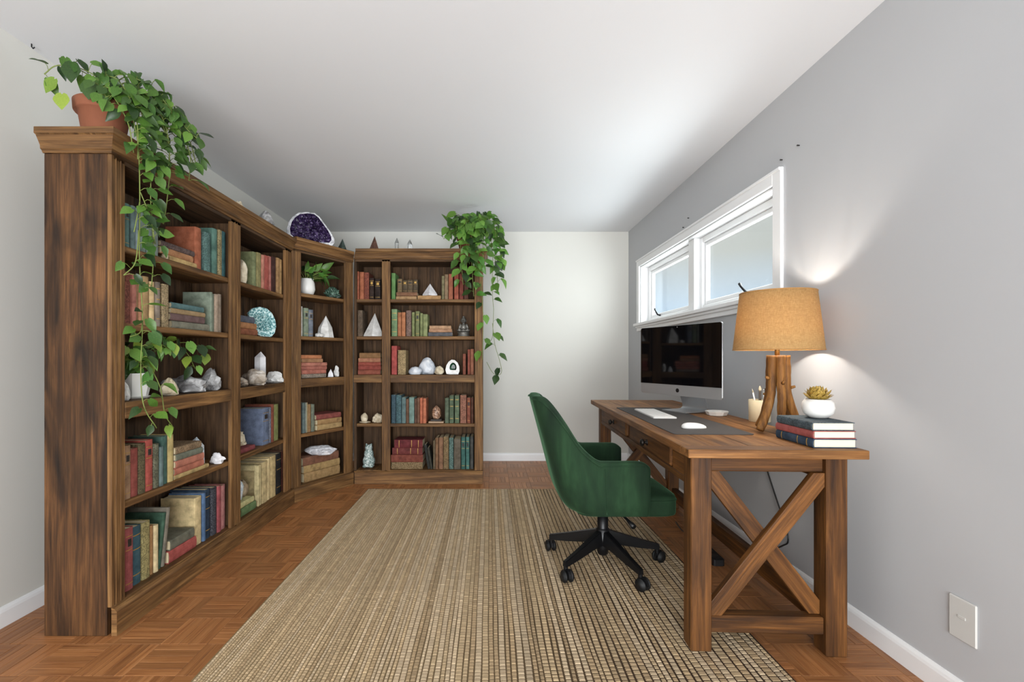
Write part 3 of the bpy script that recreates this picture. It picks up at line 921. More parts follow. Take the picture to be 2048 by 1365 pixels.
rb = random.Random(11)
for key, u, lv, inset, rows in SHELVES:
    z = UNIT[u]['lev'][lv]; rz = UNIT[u]['rz']
    where = SHELF_NAME[lv] + ', ' + BAY[key[0]]
    grp = 'books on the ' + SHELF_NAME[lv] + ' of the ' + BAY[key[0]]
    for r in rows:
        if isinstance(r, list):
            zz = z + 0.0006
            for (x0, x1, t, c, n, s) in r:
                d = min(0.19, max(0.13, (x1 - x0) * 0.68))
                make_book(f'{n} book lying in a stack on {where}', grp, to_world(u, (x0 + x1) / 2, inset + rb.uniform(0, .012), zz), rz, t - 0.0006, x1 - x0, d, c, s, 'flat', yaw=0.0)
                zz += t
        else:
            x0, x1, h, c, n, s = r[:6]; lean = r[6] if len(r) > 6 else 0
            top = (UNIT[u]['lev'] + [UNIT[u]['H'] - 0.11])[lv + 1] - (0.07 if lv == 1 else 0.03)
            h = min(h, top - z - 0.006)
            t = x1 - x0 - 0.001
            d = min(0.195, max(0.12, h * 0.72))
            xm = (x0 + x1) / 2
            dz = 0.0006
            if lean:
                a = math.radians(abs(lean))
                # the lower corner on the leaning side stays on the shelf
                dz += t / 2 * math.sin(a)
            make_book(f'{n} book {"leaning" if lean else "standing"} on {where}', grp, to_world(u, xm, inset + rb.uniform(0, .012), z + dz), rz, t, h, d, c, s, 'up', lean)
# ornate little row standing on the lying books of the top shelf
for i, (w, hh, c) in enumerate(((0.042, .118, '6a5638'), (0.044, .105, '51432f'), (0.046, .108, '5a4a34'), (0.042, .112, '4a3c2a'))):
    x = 0.374 + i * 0.046
    make_book(('first', 'second', 'third', 'fourth')[i] + ' small gilt-topped brown book from the grass green book', 'small gilt-topped books on the top shelf', to_world('R', x + 0.02, .045, 1.61 + 0.0652), 0, w, hh, 0.09, c, 'p', 'up')

# ------------------------------------------------------------------ minerals
def rock_mesh(size, seed, sub=3, amp=0.28, freq=1.7, facet=0.0, top_taper=0.0):
    bm = bmesh.new(); bmesh.ops.create_icosphere(bm, subdivisions=sub, radius=0.5)
    off = Vector((seed * 3.1, seed * 1.7, seed * 2.3))
    for v in bm.verts:
        n = noise.fractal(v.co * freq * 2 + off, 1.0, 2.0, 3)
        c = noise.cell(v.co * 4 + off) if facet else 0
        v.co *= 1 + amp * n + facet * (c - 0.5)
        if top_taper: 
            k = 1 - top_taper * max(0, v.co.z + 0.2)
            v.co.x *= k; v.co.y *= k
    zs = [v.co.z for v in bm.verts]; xs = [v.co.x for v in bm.verts]; ys = [v.co.y for v in bm.verts]
    lo = min(zs) + 0.16 * (max(zs) - min(zs))
    for v in bm.verts: v.co.z = max(v.co.z, lo)
    hz = max(zs) - lo
    for v in bm.verts:
        v.co.x *= size[0] / (max(xs) - min(xs)); v.co.y *= size[1] / (max(ys) - min(ys)); v.co.z = (v.co.z - lo) * size[2] / hz
    return from_bm(bm, 'rock')

def put(u, lv, x, y, dz=0.0008): 
    return to_world(u, x, y, UNIT[u]['lev'][lv] + dz)

def rock(name, label, cat, world, size, seed, mat, rz=0.0, group='minerals on the shelves', **kw):
    o = link(name, rock_mesh(size, seed, **kw), M[mat], None, world, (0, 0, rz))
    return tag(o, label, cat, group)

def point_bm(bm, base, axis, r, h, sides=6, tip=0.32, twist=0.0, taper=0.92):
    """a crystal point: prism with a pyramidal tip"""
    axis = Vector(axis).normalized(); a = axis.orthogonal().normalized(); b = axis.cross(a); base = Vector(base)
    R = []
    for hh, k in ((0, 1.0), (h * (1 - tip), taper)):
        R.append([bm.verts.new(base + axis * hh + (a * math.cos(twist + 2 * math.pi * i / sides) + b * math.sin(twist + 2 * math.pi * i / sides)) * r * k) for i in range(sides)])
    apex = bm.verts.new(base + axis * h + a * r * 0.12)
    for i in range(sides):
        j = (i + 1) % sides
        bm.faces.new((R[0][i], R[0][j], R[1][j], R[1][i])); bm.faces.new((R[1][i], R[1][j], apex))
    bm.faces.new(R[0][::-1])

def crystal(name, label, world, r, h, mat, sides=6, tip=0.32, rz=0.3, taper=0.92, cat='crystal'):
    bm = bmesh.new(); point_bm(bm, (0, 0, 0), (0, 0, 1), r, h, sides, tip, 0.0, taper)
    return tag(link(name, from_bm(bm, name), M[mat], None, world, (0, 0, rz)), label, cat, 'minerals on the shelves')

def cluster(name, label, world, size, seed, mat, n=40, rz=0.0, base_mat=None, cat='crystal cluster'):
    """a rock matrix bristling with crystal points"""
    t = thing(name, label, cat, world, rz, 'minerals on the shelves')
    rr = random.Random(seed)
    link('matrix', rock_mesh((size[0] * .86, size[1] * .8, size[2] * .8), seed, 2, 0.2), M[base_mat or mat], t)
    bm = bmesh.new()
    for i in range(n):
        a = rr.uniform(0, 2 * math.pi); e = rr.uniform(0.05, 1.0)
        d = Vector((math.cos(a) * math.sqrt(1 - e * e), math.sin(a) * math.sqrt(1 - e * e), e))
        p = Vector((d.x * size[0] * .36, d.y * size[1] * .34, max(0.012, d.z * size[2] * .62)))
        l = rr.uniform(0.14, 0.30) * size[2]
        point_bm(bm, p, d + Vector((rr.uniform(-.2, .2), rr.uniform(-.2, .2), .15)), l * 0.28, l, 5, 0.4, rr.random())
    c = link('crystal_points', from_bm(bm, 'crystal_points'), M[mat], t); c['kind'] = 'stuff'
    return t

def outline_blob(w, h, seed, k=22, amp=0.06, flat=0.0):
    out = []
    for i in range(k):
        a = 2 * math.pi * i / k
        r = 1 + amp * noise.noise(Vector((math.cos(a) * 1.3 + seed, math.sin(a) * 1.3, seed * .7))) * 2
        out.append((math.cos(a) * w / 2 * r, max(0.0, h / 2 + math.sin(a) * h / 2 * r)))
    return out

def geode(name, label, world, outline, depth, rz, skin, rim, core, core_scale=0.72, pts=0, seed=1, cup=0.3, shift=(0, 0)):
    """a cut stone: skin body behind a flat band, with a hollow lined by crystals; cut face to local -y"""
    t = thing(name, label, 'geode', world, rz, 'minerals on the shelves')
    n = len(outline); cx = sum(p[0] for p in outline) / n; cz = sum(p[1] for p in outline) / n
    bm = bmesh.new(); rings = []
    for f, s in ((0, 1.0), (0.3, 0.99), (0.6, 0.86), (0.85, 0.6), (1.0, 0.25)):
        rings.append([bm.verts.new((cx + (x - cx) * s, f * depth, (cz + (z - cz) * s) if z > cz else z + (cz - z) * (1 - s) * 0.25)) for x, z in outline])
    for A, B in zip(rings, rings[1:]):
        for i in range(n): bm.faces.new((A[i], A[(i + 1) % n], B[(i + 1) % n], B[i]))
    bm.faces.new(rings[-1])
    bmesh.ops.recalc_face_normals(bm, faces=bm.faces)
    link('skin', from_bm(bm, 'skin'), M[skin], t)
    bm = bmesh.new(); rings = []
    sx, sz = cx + shift[0], cz + shift[1]
    for s, y in ((1.0, 0.001), (0.975, -0.004), (core_scale, -0.004), (core_scale * .9, depth * cup * .5), (core_scale * .55, depth * cup)):
        rings.append([bm.verts.new(((cx if s > core_scale else sx) + (x - cx) * s, y, (cz if s > core_scale else sz) + (z - cz) * s)) for x, z in outline])
    for A, B in zip(rings[:3], rings[1:3]):
        for i in range(n): bm.faces.new((A[i], A[(i + 1) % n], B[(i + 1) % n], B[i]))
    bmesh.ops.recalc_face_normals(bm, faces=bm.faces)
    inner = [[v.co.copy() for v in r] for r in rings[2:]]
    for r in rings[3:]:
        for v in r: bm.verts.remove(v)
    link('cut_band', from_bm(bm, 'cut_band'), M[rim], t)
    bm = bmesh.new(); R = [[bm.verts.new(c) for c in r] for r in inner]
    for A, B in zip(R, R[1:]):
        for i in range(n): bm.faces.new((A[i], A[(i + 1) % n], B[(i + 1) % n], B[i]))
    bm.faces.new(R[-1])
    hol = link('hollow', from_bm(bm, 'hollow'), M[core], t)
    if pts:
        rr = random.Random(seed); bm = bmesh.new()
        for _ in range(pts):
            i = rr.randrange(n); f = math.sqrt(rr.random()) * core_scale * 0.99
            x, z = outline[i]; x2, z2 = outline[(i + 1) % n]; q = rr.random()
            x = x + (x2 - x) * q; z = z + (z2 - z) * q
            px, pz = sx + (x - cx) * f, sz + (z - cz) * f
            dep = depth * cup * (1 - (f / core_scale) ** 2) 
            d = Vector((-(px - sx) * 2.5, -0.12, -(pz - sz) * 2.5)) 
            l = rr.uniform(0.010, 0.02)
            point_bm(bm, (px, dep + 0.004, pz), d + Vector((rr.uniform(-.05, .05), 0, rr.uniform(-.05, .05))), l * .42, l * 1.5, 6, 0.5, rr.random())
        c = link('crystal_lining', from_bm(bm, 'crystal_lining'), M[core], hol); c['kind'] = 'stuff'
    return t

# long bookcase, end bay
rock('quartz_chunk', 'small pale quartz chunk between the post and white planter', 'crystal', put('L', 2, .125, .05), (.05, .05, .085), 3, 'quartz', top_taper=.5)
rock('quartz_chunk', 'rounded white quartz stone beside the white planter', 'crystal', put('L', 2, .425, .06), (.085, .075, .085), 5, 'cream_rock', top_taper=.7)
rock('driftwood_rock', 'long dark and grey craggy rock on middle shelf beside planter', 'rock', put('L', 2, .60, .10), (.24, .12, .095), 8, 'grey_rock', amp=.5)
rock('quartz_chunk', 'grey and white veined rock leaning at the craggy rock end', 'crystal', put('L', 2, .785, .07), (.12, .08, .125), 12, 'grey_rock', amp=.45, top_taper=.6)
rock('gold_nugget', 'tiny golden brown nugget beside the lying straw yellow book', 'mineral', put('L', 4, .358, .035), (.03, .03, .028), 14, 'tan_rock')
crystal('crystal_chunk', 'icy blue-white crystal slab leaning behind the salmon book stack', put('L', 1, .765, .145), .05, .155, 'icy', 5, .3, .5)
rock('quartz_chunk', 'clear white quartz lump on second shelf beside the salmon books', 'crystal', put('L', 1, .80, .045), (.085, .05, .062), 21, 'milky', facet=.2)
# inner bay
rock('river_stone', 'cream upright stone on top shelf beside the olive books', 'rock', put('L', 4, 1.085, .055), (.06, .06, .15), 23, 'cream_rock', amp=.15)
rock('brown_rock', 'rough brown rock leaning beside the sage green book', 'rock', put('L', 4, 1.140, .13), (.05, .11, .165), 25, 'tan_rock', amp=.35, top_taper=.5)
geode('teal_geode', 'upright teal and white crystal slab beside slate book stack', put('L', 3, 1.36, .06), [(.06, 0.0), (.085, .03), (.094, .075), (.088, .12), (.066, .165), (.03, .195), (-.02, .203), (-.07, .188), (-.098, .155), (-.085, .12), (-.062, .09), (-.055, .05), (-.04, .015), (-.01, 0.0), (.02, 0.0)], .05, math.radians(90 - 40), 'icy', 'teal_cry', 'teal_cry', .62, 120, 5, .25)
crystal('crystal_tower', 'tall milky white crystal tower on the inner bay middle shelf', put('L', 2, 1.43, .11), .042, .225, 'milky', 6, .18, .2, .95)
rock('marbled_stone', 'small brown-white marbled stone beside the centre post', 'rock', put('L', 2, 1.09, .07), (.10, .08, .06), 31, 'marble')
rock('marbled_stone', 'large brown-white marbled stone before the crystal tower', 'rock', put('L', 2, 1.27, .065), (.17, .09, .108), 33, 'marble', amp=.4)
rock('quartz_chunk', 'white tilted crystal chunk beside the milky crystal tower', 'crystal', put('L', 2, 1.545, .06), (.13, .08, .085), 35, 'quartz', amp=.4, top_taper=.4)
cluster('crystal_rosette', 'ivory spiky crystal rosette on the maroon red book', put('L', 1, 1.125, .12, .0314), (.13, .12, .125), 41, 'cream_rock', 70)
rock('crystal_chunk', 'pale blue-white crystal chunk on the pale yellow book', 'crystal', put('L', 0, 1.09, .10, .0862), (.085, .09, .15), 43, 'icy', amp=.2)
rock('brown_rock', 'grey brown stone on the pale yellow book', 'rock', put('L', 0, 1.18, .11, .0862), (.075, .09, .11), 45, 'tan_rock', amp=.2)
# empty cream frame standing beside the books
fr = thing('picture_frame', 'empty cream wooden frame standing end-on by cream books', 'frame', put('L', 0, 1.262, .03), UNIT['L']['rz'])
cf = cloth('cdbb84')
for (yy, zz) in (((0, .03), (0, .27)), ((.17, .2), (0, .27)), ((.03, .17), (0, .03)), ((.03, .17), (.235, .27))):
    box('frame_rail', fr, (-.02, .02), yy, zz, cf, .003)
# corner bookcase
cluster('crystal_cluster', 'dark green crystal cluster beside the leafy plant', put('C', 4, .485, .10), (.12, .10, .13), 51, 'green_cry', 40)
crystal('quartz_peak', 'grey-white pointed quartz on the corner bookcase fourth shelf', put('C', 3, .40, .09), .068, .185, 'quartz', 6, .55, .5, .8)
rock('quartz_chunk', 'small white quartz lump at the foot of pointed quartz', 'crystal', put('C', 3, .305, .055), (.07, .05, .036), 53, 'quartz')
crystal('crystal_point', 'small white crystal point beside the salmon books', put('C', 2, .428, .06), .026, .066, 'milky', 6, .55, .2, .8)
rock('quartz_block', 'upright white quartz block on the corner middle shelf', 'crystal', put('C', 2, .495, .06), (.046, .046, .094), 57, 'quartz', facet=.15)
rock('sparkling_rock', 'grey-white sparkling rock slab on the leather brown book', 'rock', put('C', 0, .31, .04, .197), (.27, .14, .075), 59, 'geode_rim', amp=.2)
# back bookcase, narrow bay
crystal('stone_pyramid', 'tall grey-white stone pyramid beside the worn grey brown book', put('R', 3, .155, .10), .09, .21, 'quartz', 5, .93, .2, .98, 'stone')
rock('quartz_egg', 'cream egg-shaped stone on a flat chip', 'rock', put('R', 1, .075, .08, .0135), (.06, .055, .075), 61, 'cream_rock', amp=.12)
rock('stone_chip', 'flat cream stone chip under the egg-shaped stone', 'rock', put('R', 1, .082, .075), (.10, .08, .014), 63, 'cream_rock', amp=.2)
rock('fossil_shell', 'tan curled shell-like stone beside the cream egg stone', 'rock', put('R', 1, .19, .09), (.095, .08, .085), 65, 'cream_rock', amp=.35)
# carved speckled figure on the bottom shelf: seated animal with two ears
def remeshed(name, parts, voxel):
    bm = bmesh.new()
    for (c, s, rot) in parts:
        mt = Matrix.Translation(c) @ Euler(rot).to_matrix().to_4x4() @ Matrix.Diagonal((s[0], s[1], s[2], 1))
        bmesh.ops.create_icosphere(bm, subdivisions=3, radius=1.0, matrix=mt)
    me = from_bm(bm, name + '_draft'); o = bpy.data.objects.new(name + '_draft', me); COL.objects.link(o)
    md = o.modifiers.new('skin', 'REMESH'); md.mode = 'VOXEL'; md.voxel_size = voxel
    dg = bpy.context.evaluated_depsgraph_get()
    out = bpy.data.meshes.new_from_object(o.evaluated_get(dg)); out.name = name
    bpy.data.objects.remove(o); bpy.data.meshes.remove(me)
    return out
owl = remeshed('carved_figure', [((0, 0, .055), (.055, .05, .06), (0, 0, 0)), ((0, -.003, .115), (.042, .04, .055), (0, 0, 0)), ((0, -.006, .172), (.033, .032, .03), (0, 0, 0)),
                                 ((-.02, -.003, .198), (.009, .008, .014), (0, -.2, 0)), ((.02, -.003, .198), (.009, .008, .014), (0, .2, 0)), ((0, -.037, .166), (.008, .008, .007), (0, 0, 0)),
                                 ((-.028, -.03, .014), (.022, .028, .014), (0, 0, 0)), ((.028, -.03, .014), (.022, .028, .014), (0, 0, 0)), ((0, 0, .012), (.05, .046, .014), (0, 0, 0))], .0045)
tag(link('carved_figure', owl, M['speck_stone'], None, put('R', 0, .11, .10, .0055), smooth=True), 'grey-teal speckled stone carving of a seated eared animal', 'figurine', 'minerals on the shelves')
# wide bay
crystal('stone_pyramid', 'small white crystal pyramid on the pale tan book', put('R', 4, .656, .09, .037), .066, .112, 'milky', 4, .86, .78, .98, 'crystal')
rock('agate_stone', 'round pale blue-white stone beside the spotted cream book', 'rock', put('R', 2, .53, .06), (.12, .07, .07), 71, 'blue_white', amp=.1)
rock('agate_stone', 'large pale blue-white peaked stone behind the round one', 'rock', put('R', 2, .625, .145), (.15, .08, .152), 73, 'blue_white', amp=.12, top_taper=.55)
rock('agate_stone', 'small cream-white cut stone beside the green-centred geode', 'rock', put('R', 2, .742, .07), (.085, .06, .076), 75, 'cream_rock', amp=.2, top_taper=.4)
geode('agate_geode', 'white-banded cut geode with a dark green centre', put('R', 2, .86, .06), [(.05, 0.0), (.062, .03), (.06, .07), (.045, .105), (.02, .128), (-.008, .132), (-.036, .115), (-.056, .08), (-.064, .04), (-.055, .005), (-.03, 0.0), (0, 0.0), (.025, 0.0)], .06, 0.0, 'grey_rock', 'quartz', 'agate_green', .5, 0, 3, .3, (.004, .012))
# seated figurine
ped = thing('seated_figurine', 'antique pewter cross-legged figurine on a pedestal', 'figurine', put('R', 3, .955, .09), 0.0)
lathe('pedestal', [(0, 0), (.056, 0), (.058, .006), (.05, .012), (.05, .026), (.056, .032), (.052, .038), (0, .038)], M['pewter'], ped, n=24)
bud = remeshed('body', [((-.032, -.012, .052), (.03, .026, .014), (0, .1, .5)), ((.032, -.012, .052), (.03, .026, .014), (0, -.1, -.5)), ((0, -.03, .05), (.028, .016, .01), (0, 0, 0)), ((0, .004, .05), (.04, .03, .016), (0, 0, 0)),
                        ((0, .004, .082), (.026, .02, .034), (0, 0, 0)), ((-.034, 0, .088), (.010, .011, .03), (0, .3, 0)), ((.034, 0, .088), (.010, .011, .03), (0, -.3, 0)),
                        ((-.03, -.018, .066), (.011, .022, .009), (0, 0, -.6)), ((.03, -.018, .066), (.011, .022, .009), (0, 0, .6)), ((0, -.03, .063), (.014, .01, .009), (0, 0, 0)),
                        ((0, .004, .118), (.012, .012, .012), (0, 0, 0)), ((0, .002, .145), (.024, .023, .027), (0, 0, 0)), ((0, .004, .174), (.012, .012, .011), (0, 0, 0)), ((0, -.021, .142), (.005, .006, .007), (0, 0, 0)),
                        ((-.024, .004, .14), (.004, .006, .011), (0, 0, 0)), ((.024, .004, .14), (.004, .006, .011), (0, 0, 0))], .0032)
link('body', bud, M['pewter'], ped, smooth=True)
ob = thing('crystal_ornament', 'brown crystal egg on a small dark plinth between book rows', 'ornament', put('R', 1, .715, .085))
box('plinth', ob, (-.068, .068), (-.045, .045), (0, .013), plain('plinth_cream', 'b89c80', .6), .004)
box('plinth_top', ob, (-.05, .05), (-.035, .035), (.013, .034), M['ink'], .004)
link('crystal', rock_mesh((.078, .07, .115), 83, 3, .12), M['brown_cry'], ob, (0, 0, .034))

# things standing on the crowns
TOPL, TOPC, TOPR = UNIT['L']['H'], UNIT['C']['H'], UNIT['R']['H']
go = [(-.165, .05), (-.17, .10), (-.155, .16), (-.13, .20), (-.09, .235), (-.03, .248), (.025, .246), (.06, .22), (.10, .165), (.14, .11), (.165, .06), (.168, .03), (.15, .002), (.09, 0.0), (.02, 0.0), (-.06, 0.0), (-.12, .012)]
g2 = []
for i, p in enumerate(go):
    q = go[(i + 1) % len(go)]; g2 += [p, ((p[0] + q[0]) / 2, (p[1] + q[1]) / 2)]
geode('amethyst_geode', 'large cut amethyst geode with a white rim atop corner bookcase', to_world('C', .25, .085, TOPC + .001), [(x * 1.08, z * 1.06) for x, z in g2], .13, math.radians(20), 'geode_skin', 'geode_rim', 'amethyst', .86, 460, 9, .45, (0, .008))
crystal('stone_pyramid', 'dark green-grey stone point atop the corner bookcase', to_world('C', .585, .09, TOPC + .001), .05, .125, 'dk_pyramid', 5, .85, .3, .9, 'stone')
crystal('stone_pyramid', 'red-brown stone point atop the back bookcase', to_world('R', .155, .11, TOPR + .001), .045, .145, 'br_pyramid', 5, .8, .3, .9, 'stone')
crystal('clear_crystal', 'slim clear crystal point atop the back bookcase', to_world('R', .36, .09, TOPR + .001), .022, .125, 'clear', 6, .4, .3, .9)
crystal('clear_crystal', 'wider clear crystal point beside the slim clear one', to_world('R', .475, .09, TOPR + .001), .03, .11, 'clear', 6, .4, .3, .8)
rock('coral_lump', 'small tan knobbly lump atop the long bookcase', 'mineral', to_world('L', 1.02, .05, TOPL + .001), (.08, .05, .065), 91, 'cream_rock', amp=.6)
rock('quartz_chunk', 'grey-white upright stone atop the long bookcase', 'rock', to_world('L', 1.38, .05, TOPL + .001), (.12, .05, .12), 93, 'grey_rock', amp=.25, top_taper=.6)

# ------------------------------------------------------------------ plants
def leaf_mesh(name, mat, wid=0.72, fold=0.22, droop=0.25, notch=0.12, tipsharp=1.0):
    """heart-shaped leaf, length 1 along +x from the petiole, blade in xy"""
    bm = bmesh.new(); mid = []; L = []; R = []
    prof = [(0.0, 0.10), (0.10, 0.30), (0.25, 0.46), (0.42, 0.50), (0.62, 0.38), (0.82, 0.19), (1.0, 0.0)]
    for x, w in prof:
        z = -droop * x * x
        mid.append(bm.verts.new((x, 0, z)))
        back = -notch if x < 0.12 else 0
        if w > 0:
            L.append(bm.verts.new((x + back, w * wid, z + fold * w))); R.append(bm.verts.new((x + back, -w * wid, z + fold * w)))
    for i in range(len(prof) - 1):
        if i < len(L) - 1:
            bm.faces.new((mid[i], mid[i + 1], L[i + 1], L[i])); bm.faces.new((mid[i + 1], mid[i], R[i], R[i + 1]))
        else:
            bm.faces.new((mid[i], mid[i + 1], L[i])); bm.faces.new((mid[i + 1], mid[i], R[i]))
    me = from_bm(bm, name); me.materials.append(M[mat])
    me.polygons.foreach_set('use_smooth', [True] * len(me.polygons))
    return me
LEAF = {k: [leaf_mesh('leaf', k, 0.72, 0.22, 0.22), leaf_mesh('leaf', k, 0.62, 0.34, 0.38), leaf_mesh('leaf', k, 0.78, 0.10, 0.12)] for k in ('leaf_dark', 'leaf_mid', 'leaf_lime', 'leaf_bright')}
LONGLEAF = [leaf_mesh('leaf', 'leaf_mid', 0.5, 0.2, 0.35, 0.0), leaf_mesh('leaf', 'leaf_dark', 0.42, 0.3, 0.5, 0.0), leaf_mesh('leaf', 'leaf_bright', 0.5, 0.15, 0.2, 0.0)]

def add_leaf(parent, base, p, d, nrm, size, me):
    """leaf at world p pointing along d with its face towards nrm; parent sits at base, unrotated"""
    d = Vector(d).normalized(); n = Vector(nrm); n = n - d * n.dot(d)
    if n.length < 1e-3: n = d.orthogonal()
    n.normalize(); y = n.cross(d)
    R = Matrix((d, y, n)).transposed()
    o = bpy.data.objects.new('leaf', me); o.parent = parent
    o.matrix_local = Matrix.Translation(Vector(p) - Vector(base)) @ R.to_4x4() @ Matrix.Diagonal((size, size, size, 1))
    COL.objects.link(o)
    return o

def vine_plant(root, base, vines, front, rr, size=(.045, .07), spacing=.05, kinds=('leaf_mid',), keep=lambda p: True, pet=.03, thick=.0022):
    """each vine: world control points; leaves set along it on petioles, facing front"""
    front = Vector(front)
    for ctrl in vines:
        dens = 1.0
        if isinstance(ctrl, tuple): ctrl, dens = ctrl
        pts = catmull(ctrl, 8)
        bm = bmesh.new(); tube_bm(bm, [p - Vector(base) for p in pts], thick, 5)
        acc = 0.0; nxt = spacing * 0.4; side = 1
        for a, b in zip(pts, pts[1:]):
            acc += (b - a).length
            if acc >= nxt:
                nxt += spacing / dens * rr.uniform(.7, 1.35)
                dirv = (b - a).normalized()
                sidev = dirv.cross(front); sidev = sidev.normalized() if sidev.length > .05 else Vector((0, 0, 1)).cross(front).normalized()
                out = sidev * side * rr.uniform(.5, 1) + front * rr.uniform(.2, 1.0) + Vector((rr.uniform(-.3, .3), rr.uniform(-.3, .3), rr.uniform(-.1, .5)))
                side = -side
                out.normalize(); tip = b + out * pet * rr.uniform(.6, 1.3)
                ld = out * rr.uniform(.4, .9) + Vector((0, 0, -1)) * rr.uniform(.3, 1.1) + sidev * rr.uniform(-.3, .3)
                sz = rr.uniform(*size)
                if not keep(tip) or not keep(tip + ld.normalized() * sz): continue
                tube_bm(bm, [b - Vector(base), (b + tip) / 2 + Vector((0, 0, .006)) - Vector(base), tip - Vector(base)], thick * .6, 4)
                nr = front * rr.uniform(.5, 1) + Vector((rr.uniform(-.5, .5), rr.uniform(-.5, .5), rr.uniform(.1, .9)))
                add_leaf(root, base, tip, ld, nr, sz, rr.choice(LEAF[rr.choice(kinds)]))
        link('vine', from_bm(bm, 'vine'), M['stem'], root, smooth=True)

# pothos in a terracotta pot atop the end of the long bookcase
pb = (-1.63, 1.99, TOPL + .001)
pl = thing('potted_pothos', 'trailing green pothos in a terracotta pot atop the long bookcase', 'plant', pb)
lathe('pot', [(0, 0), (.064, 0), (.068, .004), (.086, .125), (.098, .127), (.101, .132), (.103, .168), (.099, .172), (.091, .170), (.088, .15), (0, .148)], M['terracotta'], pl, n=36)
lathe('soil', [(0, .156), (.05, .158), (.0895, .152)], M['soil'], pl, n=24)
r1 = random.Random(5)
S = (pb[0] + .03, pb[1], pb[2] + .16)
inroom = lambda p: p.x > XL + .03 and p.z < H - .03 and not (p.x < -1.435 and p.z < TOPL + .012 and p.y > 1.80) and p.y > 1.70
V = [
    [S, (-1.56, 1.94, 2.22), (-1.47, 1.91, 2.13), (-1.435, 1.92, 1.98), (-1.43, 1.925, 1.75), (-1.435, 1.93, 1.50), (-1.43, 1.94, 1.25), (-1.43, 1.93, 1.05), (-1.425, 1.94, .90), (-1.40, 1.98, .80)],
    [S, (-1.54, 1.98, 2.23), (-1.45, 1.96, 2.12), (-1.42, 1.97, 1.96), (-1.425, 1.98, 1.75), (-1.42, 1.99, 1.56), (-1.425, 1.985, 1.40)],
    [S, (-1.53, 2.02, 2.22), (-1.43, 2.04, 2.13), (-1.40, 2.06, 1.98), (-1.41, 2.06, 1.80), (-1.42, 2.05, 1.68)],
    ([S, (-1.52, 2.05, 2.20), (-1.40, 2.09, 2.14), (-1.35, 2.12, 2.02), (-1.36, 2.13, 1.90)], 1.5),
    ([S, (-1.50, 2.02, 2.24), (-1.41, 2.06, 2.20), (-1.35, 2.10, 2.12), (-1.31, 2.12, 2.08)], 1.4),
    ([S, (-1.58, 1.93, 2.24), (-1.50, 1.90, 2.22), (-1.44, 1.90, 2.12), (-1.42, 1.90, 2.02), (-1.42, 1.90, 1.90)], 1.4),
    ([S, (-1.55, 1.99, 2.26), (-1.46, 2.0, 2.22), (-1.40, 2.02, 2.12), (-1.38, 2.03, 2.0), (-1.39, 2.03, 1.88)], 1.5),
    ([S, (-1.60, 1.95, 2.24), (-1.66, 1.90, 2.27), (-1.72, 1.87, 2.26), (-1.76, 1.86, 2.22)], 1.0),
    ([S, (-1.62, 1.96, 2.24), (-1.68, 1.93, 2.28), (-1.73, 1.92, 2.31)], 1.0),
    ([S, (-1.58, 1.94, 2.20), (-1.55, 1.88, 2.18), (-1.50, 1.86, 2.10)], 1.3),
    ([S, (-1.54, 2.06, 2.20), (-1.46, 2.13, 2.14), (-1.41, 2.20, 2.06), (-1.40, 2.24, 2.0)], 1.3),
    ([S, (-1.56, 2.02, 2.25), (-1.49, 2.06, 2.25), (-1.43, 2.10, 2.20), (-1.38, 2.14, 2.10)], 1.3),
    ([(-1.435, 1.925, 1.62), (-1.42, 1.90, 1.55), (-1.41, 1.87, 1.47), (-1.43, 1.84, 1.42)], .8),
    ([(-1.43, 1.94, 1.25), (-1.41, 1.90, 1.20), (-1.42, 1.86, 1.18)], .8),
]
V += [
    ([S, (-1.57, 1.91, 2.21), (-1.50, 1.88, 2.14), (-1.445, 1.88, 2.04), (-1.425, 1.885, 1.92)], 1.5),
    ([S, (-1.54, 1.95, 2.22), (-1.45, 1.94, 2.16), (-1.41, 1.95, 2.06), (-1.40, 1.96, 1.94), (-1.41, 1.96, 1.84)], 1.5),
    ([S, (-1.52, 2.0, 2.20), (-1.43, 2.02, 2.14), (-1.39, 2.04, 2.03), (-1.40, 2.05, 1.92)], 1.5),
    ([S, (-1.53, 2.06, 2.24), (-1.45, 2.12, 2.20), (-1.38, 2.16, 2.10), (-1.36, 2.18, 2.0)], 1.4),
    ([S, (-1.58, 2.0, 2.27), (-1.52, 2.0, 2.29), (-1.45, 2.03, 2.26), (-1.39, 2.06, 2.18)], 1.4),
    ([(-1.43, 1.925, 1.78), (-1.42, 1.95, 1.72), (-1.42, 1.98, 1.66), (-1.42, 2.0, 1.58)], 1.3),
    ([(-1.43, 1.925, 1.74), (-1.42, 1.90, 1.68), (-1.42, 1.88, 1.6)], 1.2),
]
vine_plant(pl, pb, V, (.75, -.6, .1), r1, (.038, .064), .031, ('leaf_dark', 'leaf_dark', 'leaf_mid', 'leaf_mid', 'leaf_mid'), inroom, .032)
for p, d, s, k in (((-1.72, 1.86, 2.20), (-.5, -.1, -.8), .065, 'leaf_lime'), ((-1.69, 1.86, 2.14), (.2, -.3, -1), .07, 'leaf_lime'), ((-1.66, 1.87, 2.27), (.1, -.2, -.9), .085, 'leaf_dark'), ((-1.60, 1.88, 2.20), (.1, -.2, -1), .075, 'leaf_dark')):
    add_leaf(pl, pb, p, d, (.3, -.9, .3), s, LEAF[k][2])
print('left plant leaves', sum(1 for c in pl.children if c.name.startswith('leaf')))

